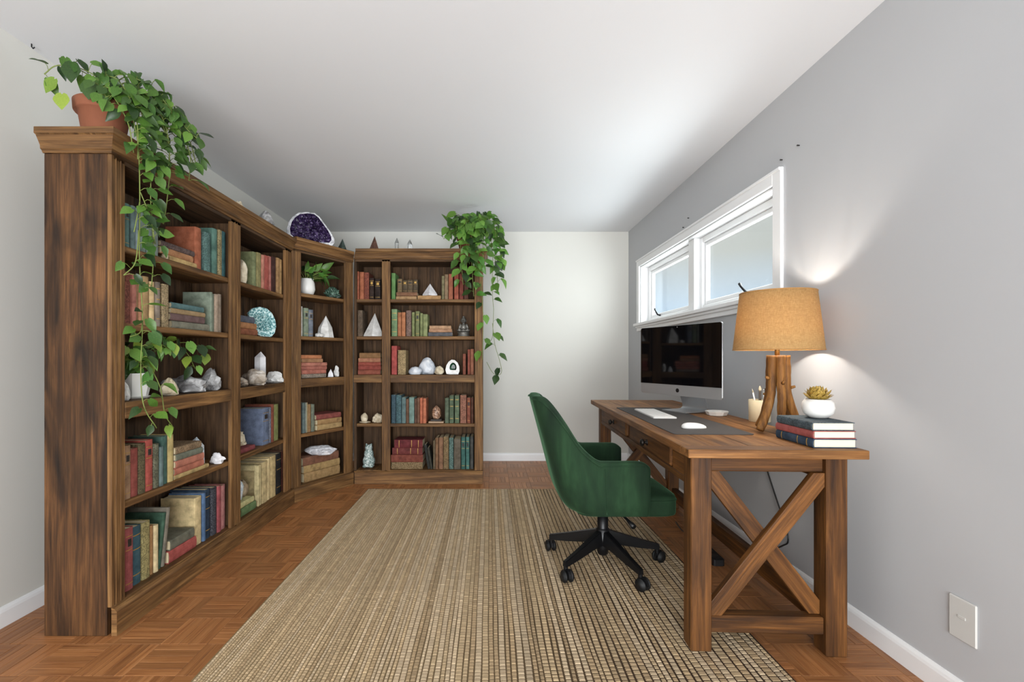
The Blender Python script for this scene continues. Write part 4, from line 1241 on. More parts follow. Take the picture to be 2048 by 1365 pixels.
# bright ivy atop the end of the back bookcase
ib = (-.20, 4.225, TOPR + .001)
iv = thing('potted_ivy', 'bright green trailing ivy atop the back bookcase end', 'plant', ib)
lathe('pot', [(0, 0), (.06, 0), (.085, .11), (.09, .112), (.09, .135), (.08, .135), (.078, .12), (0, .118)], M['terracotta'], iv, n=28)
lathe('soil', [(0, .122), (.0785, .121)], M['soil'], iv, n=24)
r2 = random.Random(8)
S = (ib[0], ib[1] - .01, ib[2] + .125)
inroom2 = lambda p: p.z < H - .04 and not (p.x < .012 and p.y > 4.028 and p.z < TOPR + .022)
V = [
    ([S, (-.22, 4.10, 2.26), (-.24, 4.02, 2.14), (-.24, 4.0, 1.98), (-.23, 4.0, 1.84), (-.22, 4.01, 1.72)], 1.3),
    ([S, (-.16, 4.10, 2.26), (-.15, 4.02, 2.14), (-.15, 4.0, 1.95), (-.14, 4.0, 1.78), (-.13, 4.01, 1.62)], 1.2),
    ([S, (-.10, 4.12, 2.27), (-.06, 4.04, 2.16), (-.05, 4.02, 2.0), (-.05, 4.01, 1.85)], 1.4),
    ([S, (-.08, 4.2, 2.28), (.0, 4.15, 2.20), (.03, 4.12, 2.02), (.03, 4.1, 1.82), (.03, 4.1, 1.65), (.04, 4.1, 1.52)], 1.4),
    ([S, (-.06, 4.22, 2.25), (.04, 4.2, 2.15), (.07, 4.18, 2.0), (.07, 4.16, 1.85), (.08, 4.15, 1.72)], 1.4),
    ([S, (-.05, 4.18, 2.30), (.05, 4.16, 2.24), (.09, 4.14, 2.10), (.10, 4.14, 1.95)], 1.4),
    ([S, (-.28, 4.14, 2.24), (-.35, 4.07, 2.18), (-.39, 4.05, 2.12)], 1.1),
    ([S, (-.26, 4.16, 2.27), (-.33, 4.10, 2.24), (-.38, 4.08, 2.2)], 1.0),
    ([S, (-.20, 4.14, 2.32), (-.20, 4.08, 2.30), (-.20, 4.04, 2.22), (-.2, 4.02, 2.12)], 1.6),
    ([S, (-.14, 4.16, 2.34), (-.10, 4.12, 2.34), (-.06, 4.08, 2.28), (-.04, 4.05, 2.2)], 1.6),
    ([S, (-.12, 4.2, 2.33), (-.04, 4.2, 2.34), (.03, 4.18, 2.30), (.07, 4.16, 2.22)], 1.5),
    ([S, (-.24, 4.15, 2.30), (-.28, 4.08, 2.28), (-.28, 4.03, 2.20), (-.28, 4.01, 2.10)], 1.2),
    ([(.04, 4.1, 1.52), (.035, 4.1, 1.38), (.03, 4.1, 1.28), (.0, 4.09, 1.22)], .7),
    ([(.03, 4.1, 1.40), (.05, 4.1, 1.22), (.09, 4.1, 1.08), (.11, 4.1, .98), (.08, 4.1, .945), (.03, 4.1, .97), (-.02, 4.06, 1.06)], .45),
    ([(-.07, 4.02, 1.75), (-.05, 4.03, 1.45), (-.055, 4.04, 1.2), (-.06, 4.05, 1.08)], .5),
]
V += [
    ([S, (-.18, 4.12, 2.30), (-.18, 4.05, 2.24), (-.19, 4.01, 2.12), (-.19, 4.0, 1.98), (-.19, 4.0, 1.88)], 1.5),
    ([S, (-.11, 4.14, 2.30), (-.09, 4.06, 2.24), (-.09, 4.02, 2.12), (-.09, 4.01, 1.98), (-.10, 4.01, 1.86)], 1.5),
    ([S, (-.06, 4.2, 2.31), (.01, 4.17, 2.28), (.05, 4.13, 2.16), (.055, 4.12, 2.0), (.05, 4.11, 1.88)], 1.5),
    ([S, (-.10, 4.18, 2.35), (-.02, 4.14, 2.33), (.04, 4.1, 2.26), (.06, 4.09, 2.14)], 1.6),
    ([S, (-.24, 4.16, 2.32), (-.26, 4.1, 2.34), (-.24, 4.05, 2.28)], 1.4),
]
vine_plant(iv, ib, V, (.05, -1, .15), r2, (.06, .10), .046, ('leaf_bright', 'leaf_bright', 'leaf_mid', 'leaf_mid', 'leaf_dark'), inroom2, .035)
print('ivy leaves', sum(1 for c in iv.children if c.name.startswith('leaf')))

# young pothos in a white planter on the middle shelf of the end bay
wb = put('L', 2, .27, .125)
wp = thing('potted_pothos', 'young pothos in a white angular planter on the middle shelf', 'plant', wb)
lathe('pot', [(0, .008), (.062, .008), (.064, .010), (.084, .105), (.080, .112), (.072, .112), (.068, .10), (0, .098)], M['ceramic'], wp, n=7, smooth=False)
lathe('saucer', [(0, 0), (.07, 0), (.078, .007), (.06, .008), (0, .008)], M['ceramic'], wp, n=7, smooth=False)
lathe('soil', [(0, .1015), (.0675, .1005)], M['soil'], wp, n=7)
r3 = random.Random(21)
S = (wb[0], wb[1], wb[2] + .10)
X0 = wb[0]
inshelf = lambda p: p.x > -1.735 and p.z < 1.20 and not (p.x < -1.465 and p.y < 1.93) and not (p.x < -1.46 and p.y > 2.70)
V = [
    ([S, (X0 + .02, wb[1] - .05, 1.12), (X0 + .06, wb[1] - .09, 1.13)], 1.3),
    ([S, (X0 + .03, wb[1] + .02, 1.14), (X0 + .07, wb[1] + .08, 1.16), (X0 + .10, wb[1] + .14, 1.12)], 1.4),
    ([S, (X0 + .04, wb[1] + .06, 1.13), (X0 + .06, wb[1] + .15, 1.16), (X0 + .08, wb[1] + .25, 1.13), (X0 + .08, wb[1] + .33, 1.04)], 1.2),
    ([S, (X0 + .0, wb[1] + .08, 1.10), (X0 + .06, wb[1] + .22, 1.17), (X0 + .07, wb[1] + .36, 1.16), (X0 + .08, wb[1] + .45, 1.10)], .9),
    ([S, (X0 - .03, wb[1] - .03, 1.11), (X0 - .02, wb[1] - .07, 1.12)], 1.3),
    ([S, (X0 + .09, wb[1] - .03, 1.06), (X0 + .17, wb[1] - .06, .97), (X0 + .185, wb[1] - .05, .85), (X0 + .19, wb[1], .78)], .6),
]
vine_plant(wp, wb, V, (.75, -.6, .25), r3, (.045, .068), .034, ('leaf_mid', 'leaf_bright', 'leaf_dark', 'leaf_lime'), inshelf, .028)

# leafy plant in a white pot on the top shelf of the corner bookcase
cb = put('C', 4, .24, .12)
cp = thing('potted_houseplant', 'glossy broad-leaved plant in a white pot, corner bookcase top shelf', 'plant', cb)
lathe('pot', [(0, 0), (.045, 0), (.062, .05), (.058, .10), (.048, .125), (.052, .135), (.046, .136), (.043, .12), (0, .115)], M['ceramic'], cp, n=28)
lathe('soil', [(0, .119), (.0425, .1185)], M['soil'], cp, n=20)
r4 = random.Random(31)
bmst = bmesh.new()
cax = Vector((math.cos(UNIT['C']['rz']), math.sin(UNIT['C']['rz']), 0)); cfr = Vector((cax.y, -cax.x, 0))
for i in range(34):
    a = r4.uniform(-.5, 1.0); b = r4.uniform(-.5, .6); up = r4.uniform(.1, 1.0)
    d = (cax * a + cfr * b + Vector((0, 0, up))).normalized()
    l = r4.uniform(.07, .17)
    p0 = Vector(cb) + Vector((0, 0, .118)) + cax * r4.uniform(-.02, .02)
    p2 = p0 + d * l
    rel = p2 - Vector(cb); lx = rel.dot(cax) + .24; ly = .12 - rel.dot(cfr)
    if lx < .09 or lx > .50 or ly > .2 or p2.z > 1.84: continue
    tube_bm(bmst, [p0 - Vector(cb), (p0 + p2) / 2 + Vector((0, 0, .01)) - Vector(cb), p2 - Vector(cb)], .0022, 5)
    ld = d * .6 + cax * r4.uniform(-.2, .7) + cfr * r4.uniform(0, .5) + Vector((0, 0, r4.uniform(-.9, .2)))
    add_leaf(cp, cb, p2, ld, cfr + Vector((0, 0, .7)) + cax * r4.uniform(-.4, .4), r4.uniform(.07, .115), r4.choice(LONGLEAF))
st_ = link('stems', from_bm(bmst, 'stems'), M['stem'], cp, smooth=True); st_['kind'] = 'stuff'

# ------------------------------------------------------------------ rug
RX0, RX1, RY0, RY1 = -1.008, 1.037, 0.85, 3.906
rug = thing('area_rug', 'beige woven jute area rug with stripes and an open grid weave', 'rug', (RX0, RY0, 0))
RW, RL = RX1 - RX0, RY1 - RY0
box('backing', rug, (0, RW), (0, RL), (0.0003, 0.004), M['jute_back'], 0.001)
rng = np.random.default_rng(4)
def sstep(a, b, x): t = np.clip((x - a) / (b - a), 0, 1); return t * t * (3 - 2 * t)
cols = []; x = 0.006
while x < RW - 0.012:
    fx_ = x / RW
    w = (0.0105 + 0.020 * fx_) * rng.uniform(.75, 1.3)
    cols.append((x, min(x + w, RW - 0.004))); x += w
VV, FF, CC = [], [], []
base_cols = np.array([lin('b39c7a')[:3], lin('aa9270')[:3], lin('bba688')[:3], lin('a08a68')[:3]])
stripe = rng.random(len(cols))
for ci, (x0, x1) in enumerate(cols):
    xm = (x0 + x1) / 2; fx_ = xm / RW
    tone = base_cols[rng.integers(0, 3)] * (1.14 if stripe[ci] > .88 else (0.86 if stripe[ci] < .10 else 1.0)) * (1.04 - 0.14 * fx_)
    pitch = 0.0125 + 0.0115 * fx_
    y = 0.004 + rng.uniform(0, pitch)
    while y < RL - 0.006:
        yw = y + RY0
        # the cross weave opens towards the desk side and the near end, and closes into long stripes at the far end
        openness = float(np.clip(sstep(-.15, .6, np.array(xm + RX0)) * 0.85 + sstep(2.35, 1.7, np.array(yw)) * 0.55 - (0.55 if yw > 2.9 and xm + RX0 < .3 else 0), 0, 1))
        p = pitch * rng.uniform(.88, 1.12) * (1.0 if openness > .08 else 3.0)
        y1 = min(y + p, RL - 0.003)
        gx = 0.0003 + 0.0023 * openness; gy = 0.0001 + 0.0024 * openness
        jig = 0.0022 * openness * math.sin(yw * 9 + ci * .8)
        a, b, c, d = x0 + gx + jig, x1 - gx + jig, y + gy, y1 - gy
        zt = 0.0072 + rng.uniform(-.0006, .0008); i = min(.0022, (b - a) * .2); k = min(.0022, (d - c) * .2)
        n = len(VV)
        VV += [(a, c, .0038), (b, c, .0038), (b, d, .0038), (a, d, .0038), (a + i, c + k, zt), (b - i, c + k, zt), (b - i, d - k, zt), (a + i, d - k, zt)]
        FF += [(n + 4, n + 5, n + 6, n + 7), (n, n + 1, n + 5, n + 4), (n + 1, n + 2, n + 6, n + 5), (n + 2, n + 3, n + 7, n + 6), (n + 3, n, n + 4, n + 7)]
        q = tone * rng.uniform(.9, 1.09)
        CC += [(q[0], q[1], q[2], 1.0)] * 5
        y = y1
me = bpy.data.meshes.new('weave'); me.from_pydata(VV, [], FF)
at_ = me.attributes.new('tint', 'FLOAT_COLOR', 'FACE')
at_.data.foreach_set('color', np.array(CC, dtype=np.float32).ravel())
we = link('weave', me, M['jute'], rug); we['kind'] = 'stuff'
print('rug cells', len(FF) // 5)

# ------------------------------------------------------------------ desk
DZ = 0.765
desk = thing('writing_desk', 'rustic brown wooden desk with drawers and crossed end braces', 'desk', (.722, 1.70, 0), math.radians(-2.3))
DW, DL = .636, 2.01
def d(name, x, y, z, kind='desk', bev=.004, parent=None): return box(name, parent or desk, x, y, z, None, bev, kind)
d('end_board', (0, DW), (0, .085), (DZ - .032, DZ), 'top', .0025)
d('end_board', (0, DW), (DL - .085, DL), (DZ - .032, DZ), 'top', .0025)
pw = DW / 5
for i in range(5):
    d('top_plank', (i * pw + .0004, (i + 1) * pw - .0004), (.0855, DL - .0855), (DZ - .032, DZ), 'top', .002)
LG = .076
lx = (.024, .512)
for j, y in enumerate((.04, 1.735)):
    for i, x in enumerate(lx):
        d('leg', (x, x + LG), (y, y + LG), (.0086 if i == 0 else 0.0004, DZ - .032), 'desk', .0035)
    d('end_apron', (lx[0] + LG, lx[1]), (y + .018, y + .058), (DZ - .092, DZ - .032))
    d('bottom_stretcher', (lx[0] + LG, lx[1]), (y + .012, y + .062), (.074, .138))
    # crossed braces
    x0, x1, z0, z1 = lx[0] + LG, lx[1], .138, DZ - .092
    ln = math.hypot(x1 - x0, z1 - z0); an = math.atan2(z1 - z0, x1 - x0)
    for s, yo in ((1, .022), (-1, .05)):
        w_ = .062
        # bar ends are cut upright to meet the legs
        hw = w_ / 2 / math.cos(an) if False else w_ / 2
        bm = bmesh.new()
        t_ = .0135
        out = []
        dx, dz = (x1 - x0), (z1 - z0)
        nx, nz = -dz / ln * hw, dx / ln * hw
        # clip the slanted bar by the leg faces and rails
        poly = [(x0 - dx * .1 + nx, z0 - dz * .1 + nz), (x0 - dx * .1 - nx, z0 - dz * .1 - nz), (x1 + dx * .1 - nx, z1 + dz * .1 - nz), (x1 + dx * .1 + nx, z1 + dz * .1 + nz)]
        def clip(P, f):
            R = []
            for a, b in zip(P, P[1:] + P[:1]):
                fa, fb = f(a), f(b)
                if fa >= 0: R.append(a)
                if fa * fb < 0:
                    q = fa / (fa - fb); R.append((a[0] + (b[0] - a[0]) * q, a[1] + (b[1] - a[1]) * q))
            return R
        for f in (lambda p: p[0] - x0 - .0005, lambda p: x1 - .0005 - p[0], lambda p: p[1] - z0 - .0005, lambda p: z1 - .0005 - p[1]): poly = clip(poly, f)
        xm, zm = (x0 + x1) / 2, (z0 + z1) / 2
        ca, sa = math.cos(-an), math.sin(-an)
        loc_poly = [((px - xm) * ca - (pz - zm) * sa, (px - xm) * sa + (pz - zm) * ca) for px, pz in poly]
        me = prism_mesh('cross_brace', loc_poly, t_ * 2, .002); me.materials.append(wood('desk', 'x'))
        o = link('cross_brace', me, None, desk, (xm, y + yo, zm), (0, -an, 0))
        if s < 0:
            o.scale = (1, 1, 1); o.rotation_euler = (0, math.pi + an, math.pi) if False else (0, -(math.pi - an), 0)
            me2 = prism_mesh('cross_brace', [(-a, b) for a, b in loc_poly][::-1], t_ * 2, .002); me2.materials.append(wood('desk', 'x'))
            o.data = me2; o.rotation_euler = (0, an, 0)
ya, yb = .04 + LG, 1.735
d('front_apron', (.044, .060), (ya, yb), (DZ - .15, DZ - .032))
d('apron_rail', (.026, .044), (ya, yb), (DZ - .15, DZ - .122))
d('back_apron', (.53, .555), (ya, yb), (DZ - .13, DZ - .032))
d('back_stretcher', (.535, .575), (ya, yb), (.066, .150))
for (a, b) in ((ya, .245), (.905, .985), (1.60, yb)):
    d('stile', (.034 if a == .905 else .027, .044), (a + .0006, b - .0006), (DZ - .122, DZ - .032), 'desk', .002)
for (a, b) in ((.252, .898), (.992, 1.593)):
    dr = d('drawer', (.020, .0435), (a, b), (DZ - .119, DZ - .036), 'desk', .006)
    bm = bmesh.new()
    kp = [(0, 0), (.014, 0), (.015, .003), (.007, .006), (.006, .014), (.015, .018), (.0175, .024), (.014, .031), (.006, .034), (0, .034)]
    lathe_bm(bm, kp, 18)
    link('knob', from_bm(bm, 'knob'), M['iron'], dr, (-.0118, 0, 0), (0, -math.pi / 2, 0), smooth=True)

dm = desk.matrix_basis.copy()
def on_desk(x, y, z=0.0):
    v = Matrix.Translation(desk.location) @ Matrix.Rotation(math.radians(-2.3), 4, 'Z') @ Vector((x, y, DZ + z)); return tuple(v)
DR = math.radians(-2.3)

# desk mat, keyboard, mouse
def slab(name, x, y, h, r, mat, parent, z0=0.0, bev=0.0006, seg=6):
    pts = []
    for cx_, cy_, a0 in ((x / 2 - r, y / 2 - r, 0), (-x / 2 + r, y / 2 - r, 90), (-x / 2 + r, -y / 2 + r, 180), (x / 2 - r, -y / 2 + r, 270)):
        for k in range(seg + 1):
            a = math.radians(a0 + 90 * k / seg); pts.append((cx_ + r * math.cos(a), cy_ + r * math.sin(a)))
    bm = bmesh.new()
    A = [bm.verts.new((a, b, z0)) for a, b in pts]; B = [bm.verts.new((a, b, z0 + h - bev)) for a, b in pts]
    k = 1 - bev / (min(x, y) / 2)
    Cc = [bm.verts.new((a * k, b * k, z0 + h)) for a, b in pts]
    n = len(pts)
    for i in range(n):
        j = (i + 1) % n
        bm.faces.new((A[i], A[j], B[j], B[i])); bm.faces.new((B[i], B[j], Cc[j], Cc[i]))
    bm.faces.new(A[::-1]); bm.faces.new(Cc)
    return link(name, from_bm(bm, name), mat, parent)
mat_ = slab('desk_mat', .345, 1.09, .003, .02, M['felt'], None)
mat_.location = on_desk(.235, .875, .0004); mat_.rotation_euler = (0, 0, DR)
tag(mat_, 'dark grey rectangular desk mat on the wooden desk', 'desk mat')
kb = thing('keyboard', 'slim white keyboard on the dark grey desk mat', 'keyboard', on_desk(.20, 1.055, .0037), DR - .02)
slab('body', .125, .42, .007, .008, M['white_plastic'], kb)
kmat = plain('key_cap', 'f4f3f0', .5)
kme = box_mesh(.0165, .0165, .002, .0008, kmat); kls = box_mesh(.0165, .10, .002, .0008, kmat)
for row in range(6):
    for c in range(21):
        if row == 5 and 6 <= c <= 10:
            if c == 8: link('space_bar', kls, None, kb, (-.0475 + 0 * .019, (c - 10) * .0192, .008))
            continue
        link('key', kme, None, kb, (.0475 - row * .019, (c - 10) * .0192, .008))
ms = thing('mouse', 'white low curved computer mouse on the desk mat', 'mouse', on_desk(.215, .505, .0037), math.radians(4))
bm = bmesh.new(); bmesh.ops.create_uvsphere(bm, u_segments=28, v_segments=14, radius=1.0)
for v in bm.verts:
    z = v.co.z; rr_ = 1.0
    x, y = v.co.x, v.co.y
    sgnx, sgny = math.copysign(1, x), math.copysign(1, y)
    v.co = Vector((sgnx * abs(x) ** .75 * .058, sgny * abs(y) ** .8 * .03, (max(z, -.15) + .15) * .021 * (1 - .25 * x)))
link('shell', from_bm(bm, 'shell'), M['white_plastic'], ms, smooth=True)
slab('base', .095, .046, .0012, .02, M['alu'], ms, -.0003, .0003)

# all-in-one computer
mon = thing('desktop_computer', 'silver all-in-one desktop computer with dark glossy screen', 'computer', (1.205, 2.885, DZ + .0042), math.radians(-67))
sy = -.063           # screen plane in front of the foot centre
MZ0 = .865 - DZ - .0042; MW, MH = .645, .43
def mb(name, x, y, z, m, bev=.002, parent=None): return box(name, parent or mon, x, y, z, m, bev)
# thin body with swelling back
bm = bmesh.new()
def rr_outline(w, h, r, seg=5):
    P = []
    for cx_, cz_, a0 in ((w / 2 - r, h / 2 - r, 0), (-w / 2 + r, h / 2 - r, 90), (-w / 2 + r, -h / 2 + r, 180), (w / 2 - r, -h / 2 + r, 270)):
        for k in range(seg + 1):
            a = math.radians(a0 + 90 * k / seg); P.append((cx_ + r * math.cos(a), cz_ + r * math.sin(a)))
    return P
ol = rr_outline(MW, MH, .014); rings = []
for yy, s in ((0.0, .997), (.001, 1.0), (.008, 1.0), (.012, .985), (.026, .72), (.036, .40)):
    rings.append([bm.verts.new((x * s, sy + yy, MZ0 + MH / 2 + z * s)) for x, z in ol])
for A, B in zip(rings, rings[1:]):
    for i in range(len(ol)): bm.faces.new((A[i], A[(i + 1) % len(ol)], B[(i + 1) % len(ol)], B[i]))
bm.faces.new(rings[0]); bm.faces.new(rings[-1][::-1]); bmesh.ops.recalc_face_normals(bm, faces=bm.faces)
link('housing', from_bm(bm, 'housing'), M['alu'], mon, smooth=False)
chin = .066
bm = bmesh.new()
sc_ol = [(x, max(z, -MH / 2 + chin)) for x, z in rr_outline(MW - .004, MH - .004, .013)]
so = []
for p in sc_ol:
    if not so or (abs(p[0] - so[-1][0]) + abs(p[1] - so[-1][1])) > 1e-5: so.append(p)
me = prism_mesh('screen', so, .003); me.materials.append(M['screen'])
link('screen', me, None, mon, (0, sy - .0012, MZ0 + MH / 2))
bm = bmesh.new(); bmesh.ops.create_cone(bm, cap_ends=True, segments=28, radius1=.0125, radius2=.0125, depth=.002)
link('chin_emblem', from_bm(bm, 'chin_emblem'), M['black_plastic'], mon, (0, sy - .0008, MZ0 + chin * .5), (math.pi / 2, 0, 0))
bm = bmesh.new(); bmesh.ops.create_cone(bm, cap_ends=True, segments=14, radius1=.003, radius2=.003, depth=.001)
link('camera_lens', from_bm(bm, 'camera_lens'), M['alu'], mon, (0, sy - .0029, MZ0 + MH - .011), (math.pi / 2, 0, 0))
# bent sheet stand: foot running forward, curve, neck leaning to the body
prof = catmull([(-.09, .0025), (-.03, .0025), (.045, .0028), (.082, .010), (.088, .035), (.066, .09), (.02, .155), (-.03, .215)], 6)if False else None
pr = [(-.095, .003), (-.03, .003), (.03, .0032), (.062, .0075), (.075, .022), (.070, .05), (.045, .105), (.0, .175), (-.02, .205)]
pr = [(v.x, v.y) for v in catmull([(a, b, 0) for a, b in pr], 5)]
bm = bmesh.new(); w2 = .095; th = .0028
Lr = []
for i, (yy, zz) in enumerate(pr):
    a = Vector(pr[max(i - 1, 0)]); b = Vector(pr[min(i + 1, len(pr) - 1)]); dd = (b - a).normalized(); nn = Vector((-dd.y, dd.x))
    Lr.append([bm.verts.new((sx_ * w2, yy + nn.x * s_ * th, zz + nn.y * s_ * th)) for sx_, s_ in ((-1, -1), (1, -1), (1, 1), (-1, 1))])
for A, B in zip(Lr, Lr[1:]):
    for k in range(4): bm.faces.new((A[k], A[(k + 1) % 4], B[(k + 1) % 4], B[k]))
bm.faces.new(Lr[0][::-1]); bm.faces.new(Lr[-1]); bmesh.ops.recalc_face_normals(bm, faces=bm.faces)
link('stand', from_bm(bm, 'stand'), M['alu'], mon)

# shallow white dish behind the mat, with its cable to the computer
dish = thing('charging_dish', 'small white shallow dish beside the computer stand', 'dish', on_desk(.545, 1.02, .0004), 0)
bm = bmesh.new(); prof = [(0, 0), (.045, 0), (.052, .004), (.061, .022), (.064, .024), (.063, .026), (.054, .019), (.036, .012), (0, .011)]
lathe_bm(bm, prof, 9)
link('bowl', from_bm(bm, 'bowl'), M['ceramic'], dish)

# pencil cup and pencils
cup_at = on_desk(.645, .60, .0004); cup_at = (1.405, 2.44, DZ + .0004)
cup = thing('pencil_cup', 'cream cylindrical ceramic pencil cup behind the lamp', 'cup', cup_at)
lathe('cup_body', [(0, 0), (.048, 0), (.05, .002), (.052, .112), (.050, .114), (.047, .112), (.046, .008), (0, .008)], M['ceramic_cream'], cup, n=36)
def pencil(label, name, x, y, tx, ty, ln, r, m1, m2, head=None):
    p = thing(name, label, name.replace('_', ' ') if name != 'paint_brush' else 'brush', (cup_at[0] + x, cup_at[1] + y, cup_at[2] + .0105), 0, 'pencils in the cream cup')
    dv = Vector((tx, ty, 1)).normalized()
    tube('barrel', [(0, 0, 0), dv * ln * .5, dv * ln], r, m1, p, 8)
    if head == 'tip': tube('tip', [dv * ln, dv * (ln + .012), dv * (ln + .02)], [r, r * .5, r * .1], m2, p, 8)
    elif head == 'bristle': tube('bristles', [dv * ln, dv * (ln + .01), dv * (ln + .026)], [r * 1.1, r * 1.4, r * .3], m2, p, 8)
    else: tube('end_cap', [dv * ln, dv * (ln + .008)], r * 1.12, m2, p, 8)
wd = plain('pale_wood', 'e2d3b4', .6); dkb = plain('dark_barrel', '4a4038', .5); gy = plain('grey_barrel', '9a9ea0', .4, .3); brn = plain('brown_barrel', '4b3424', .6)
pencil('white pencil leaning out of the cream cup', 'pencil', -.005, .0, -.22, -.02, .145, .0042, M['white_plastic'], wd, 'tip')
pencil('dark-handled brush with a pale tip in the cream cup', 'paint_brush', .006, .006, -.04, -.06, .15, .0058, dkb, wd, 'bristle')
pencil('thin grey pen standing in the cream cup', 'pen', .012, -.01, .0, -.03, .15, .003, gy, M['alu'])
pencil('brown wooden stick with a notched end in cup', 'stick', .022, .0, .08, .02, .155, .0055, brn, brn)

# table lamp of branches with a linen drum shade
lp = (1.288, 2.10, DZ + .0004)
lamp = thing('table_lamp', 'table lamp of bundled branches with a glowing linen drum shade', 'lamp', lp)
for i, a in enumerate((200, 262, 320, 30, 110)):
    a = math.radians(a); ca, sa = math.cos(a), math.sin(a)
    rb_ = (.105, .055, .10, .115, .095)[i]
    pts = [(ca * .031, sa * .031, .342), (ca * .034, sa * .034, .28), (ca * .035, sa * .035, .215), (ca * .042, sa * .042, .155), (ca * (rb_ * .72), sa * (rb_ * .72), .065), (ca * rb_, sa * rb_, .014)]
    pp = catmull(pts, 5)
    rr_ = random.Random(i); 
    rad = [.0195 * (1 - .18 * k / len(pp)) * rr_.uniform(.94, 1.06) for k in range(len(pp))]
    br = tube('branch', pp, rad, wood('branch', 'z'), lamp, 10)
    kz = .24 - .02 * i
    tube('knot', [(ca * .05, sa * .05, kz), (ca * .068, sa * .068, kz + .006)], [.008, .0055], wood('branch', 'z'), lamp, 8)
tube('stem', [(0, 0, .30), (0, 0, .40), (0, 0, .44)], [.011, .010, .009], plain('antique_brass', '8a6a38', .4, .7), lamp, 12)
zb, zt_, r0, r1_ = .367, .622, .178, .150
prof = [(r0, zb), (r1_, zt_), (r1_ - .0016, zt_), (r0 - .0016, zb), (r0, zb)]
sh_ = lathe('shade', prof, M['linen'], lamp, n=64)
trimm = plain('shade_trim', 'a87c46', .8)
for r_, z_ in ((r0, zb), (r1_, zt_)):
    tube('shade_trim', [(math.cos(2 * math.pi * k / 48) * r_, math.sin(2 * math.pi * k / 48) * r_, z_) for k in range(48)], .0022, trimm, sh_, 6, True)
for k in range(3):
    a = 2 * math.pi * k / 3 + .4
    tube('shade_spoke', [(0, 0, zt_ - .012), (math.cos(a) * (r1_ - .003), math.sin(a) * (r1_ - .003), zt_ - .006)], .0018, M['iron'], lamp, 6)
tube('harp', catmull([(0, 0, .44), (.045, 0, .47), (.052, 0, .53), (.03, 0, .59), (0, 0, .612)], 6), .0018, M['iron'], lamp, 6)
bl = lathe('bulb', [(0, .440), (.014, .442), (.014, .462), (.026, .482), (.032, .502), (.028, .522), (.016, .535), (0, .539)], M['bulb'], lamp, n=20)
ld = bpy.data.lights.new('lamp_light', 'POINT'); ld.energy = 55.0; ld.color = (1.0, .93, .84); ld.shadow_soft_size = .035
lo_ = bpy.data.objects.new('lamp_light', ld); lo_.location = (0, 0, .50); lo_.parent = lamp; COL.objects.link(lo_)
bl.visible_shadow = True

# books on the desk corner and the succulent
stack_xy = (1.268, 1.835)
zz = DZ + .0006
for (lab, c, s, t_, w_, ln, a) in (('dark blue decorated book at the bottom of the desk stack', '2c4258', 'b', .034, .158, .235, -2), ('rose red book in the middle of the desk stack', 'a04a44', '', .029, .156, .232, -1), ('blue-grey speckled book topping the desk stack', '4a5a62', 's', .031, .154, .225, -2.5)):
    make_book(lab, 'three books stacked on the desk', (stack_xy[0] - .078, stack_xy[1] + .005, zz), math.radians(-90 + a), t_ - .0006, ln, w_, c, s, 'flat', pages='pages_white')
    zz += t_
sp = (1.302, 1.86, zz + .0004)
su = thing('potted_succulent', 'golden-green rosette succulent in a round white pot on books', 'plant', sp)
lathe('pot', [(0, 0), (.028, 0), (.034, .003), (.05, .018), (.056, .04), (.053, .060), (.043, .074), (.040, .074), (.039, .066), (0, .063)], M['ceramic'], su, n=36)
lathe('soil', [(0, .068), (.0385, .0665)], M['soil'], su, n=20)
bm = bmesh.new(); prv = None
lvs = []
for x, w in ((0, .10), (.25, .2), (.55, .24), (.8, .16), (1.0, 0)):
    z = .25 * x * x
    lvs.append([bm.verts.new((x, w, z)), bm.verts.new((x, 0, z + .06 * (1 - x) + .0)), bm.verts.new((x, -w, z)), bm.verts.new((x, 0, z - .10 * (1 - x)))] if w else [bm.verts.new((x, 0, z))])
for A, B in zip(lvs, lvs[1:]):
    for k in range(4):
        q = [A[k], A[(k + 1) % 4], B[(k + 1) % len(B)], B[k % len(B)]]; q = list(dict.fromkeys(q)); bm.faces.new(q)
bmesh.ops.recalc_face_normals(bm, faces=bm.faces)
sl = from_bm(bm, 'leaf'); sl.materials.append(M['succulent'])
rs_ = random.Random(3); cnt = 0
for ring, (n_, el, size) in enumerate(((15, 14, .050), (14, 34, .052), (12, 52, .050), (9, 68, .046), (6, 82, .042))):
    for k in range(n_):
        a = 2 * math.pi * (k + .5 * (ring % 2)) / n_ + rs_.uniform(-.1, .1); e = math.radians(el + rs_.uniform(-5, 5))
        dv = Vector((math.cos(a) * math.cos(e), math.sin(a) * math.cos(e), math.sin(e)))
        o = add_leaf(su, (0, 0, 0), Vector((math.cos(a) * .008, math.sin(a) * .008, .070 + ring * .0025)), dv, (0, 0, 1), size * rs_.uniform(.88, 1.1), sl)

# black power strip and cable by the wall under the desk
ps = thing('power_strip', 'black power strip on the floor under the desk by the wall', 'power strip', (1.215, 2.62, .0006), math.radians(-2))
pb_ = slab('body', .062, .30, .036, .012, M['black_plastic'], ps, 0, .004)
for k in range(4): slab('socket_face', .03, .04, .0014, .014, plain('socket_black', '1d1d1f', .3), ps, .0357, .0004).location = (0, -.1 + k * .066, 0)
cb_ = tube('power_cable', catmull([(1.222, 2.782, .02), (1.224, 2.81, .010), (1.23, 2.86, .006), (1.22, 2.98, .006), (1.24, 3.12, .006)], 8), .0035, M['black_plastic'], None, 8)
tag(cb_, 'black cable trailing from the power strip on the floor', 'cable')
c2 = tube('wall_cable', catmull([(1.479, 2.56, .60), (1.479, 2.45, .42), (1.479, 2.345, .255), (1.479, 2.325, .19), (1.479, 2.36, .155), (1.479, 2.46, .10), (1.479, 2.62, .095)], 8), .0036, M['black_plastic'], None, 8)
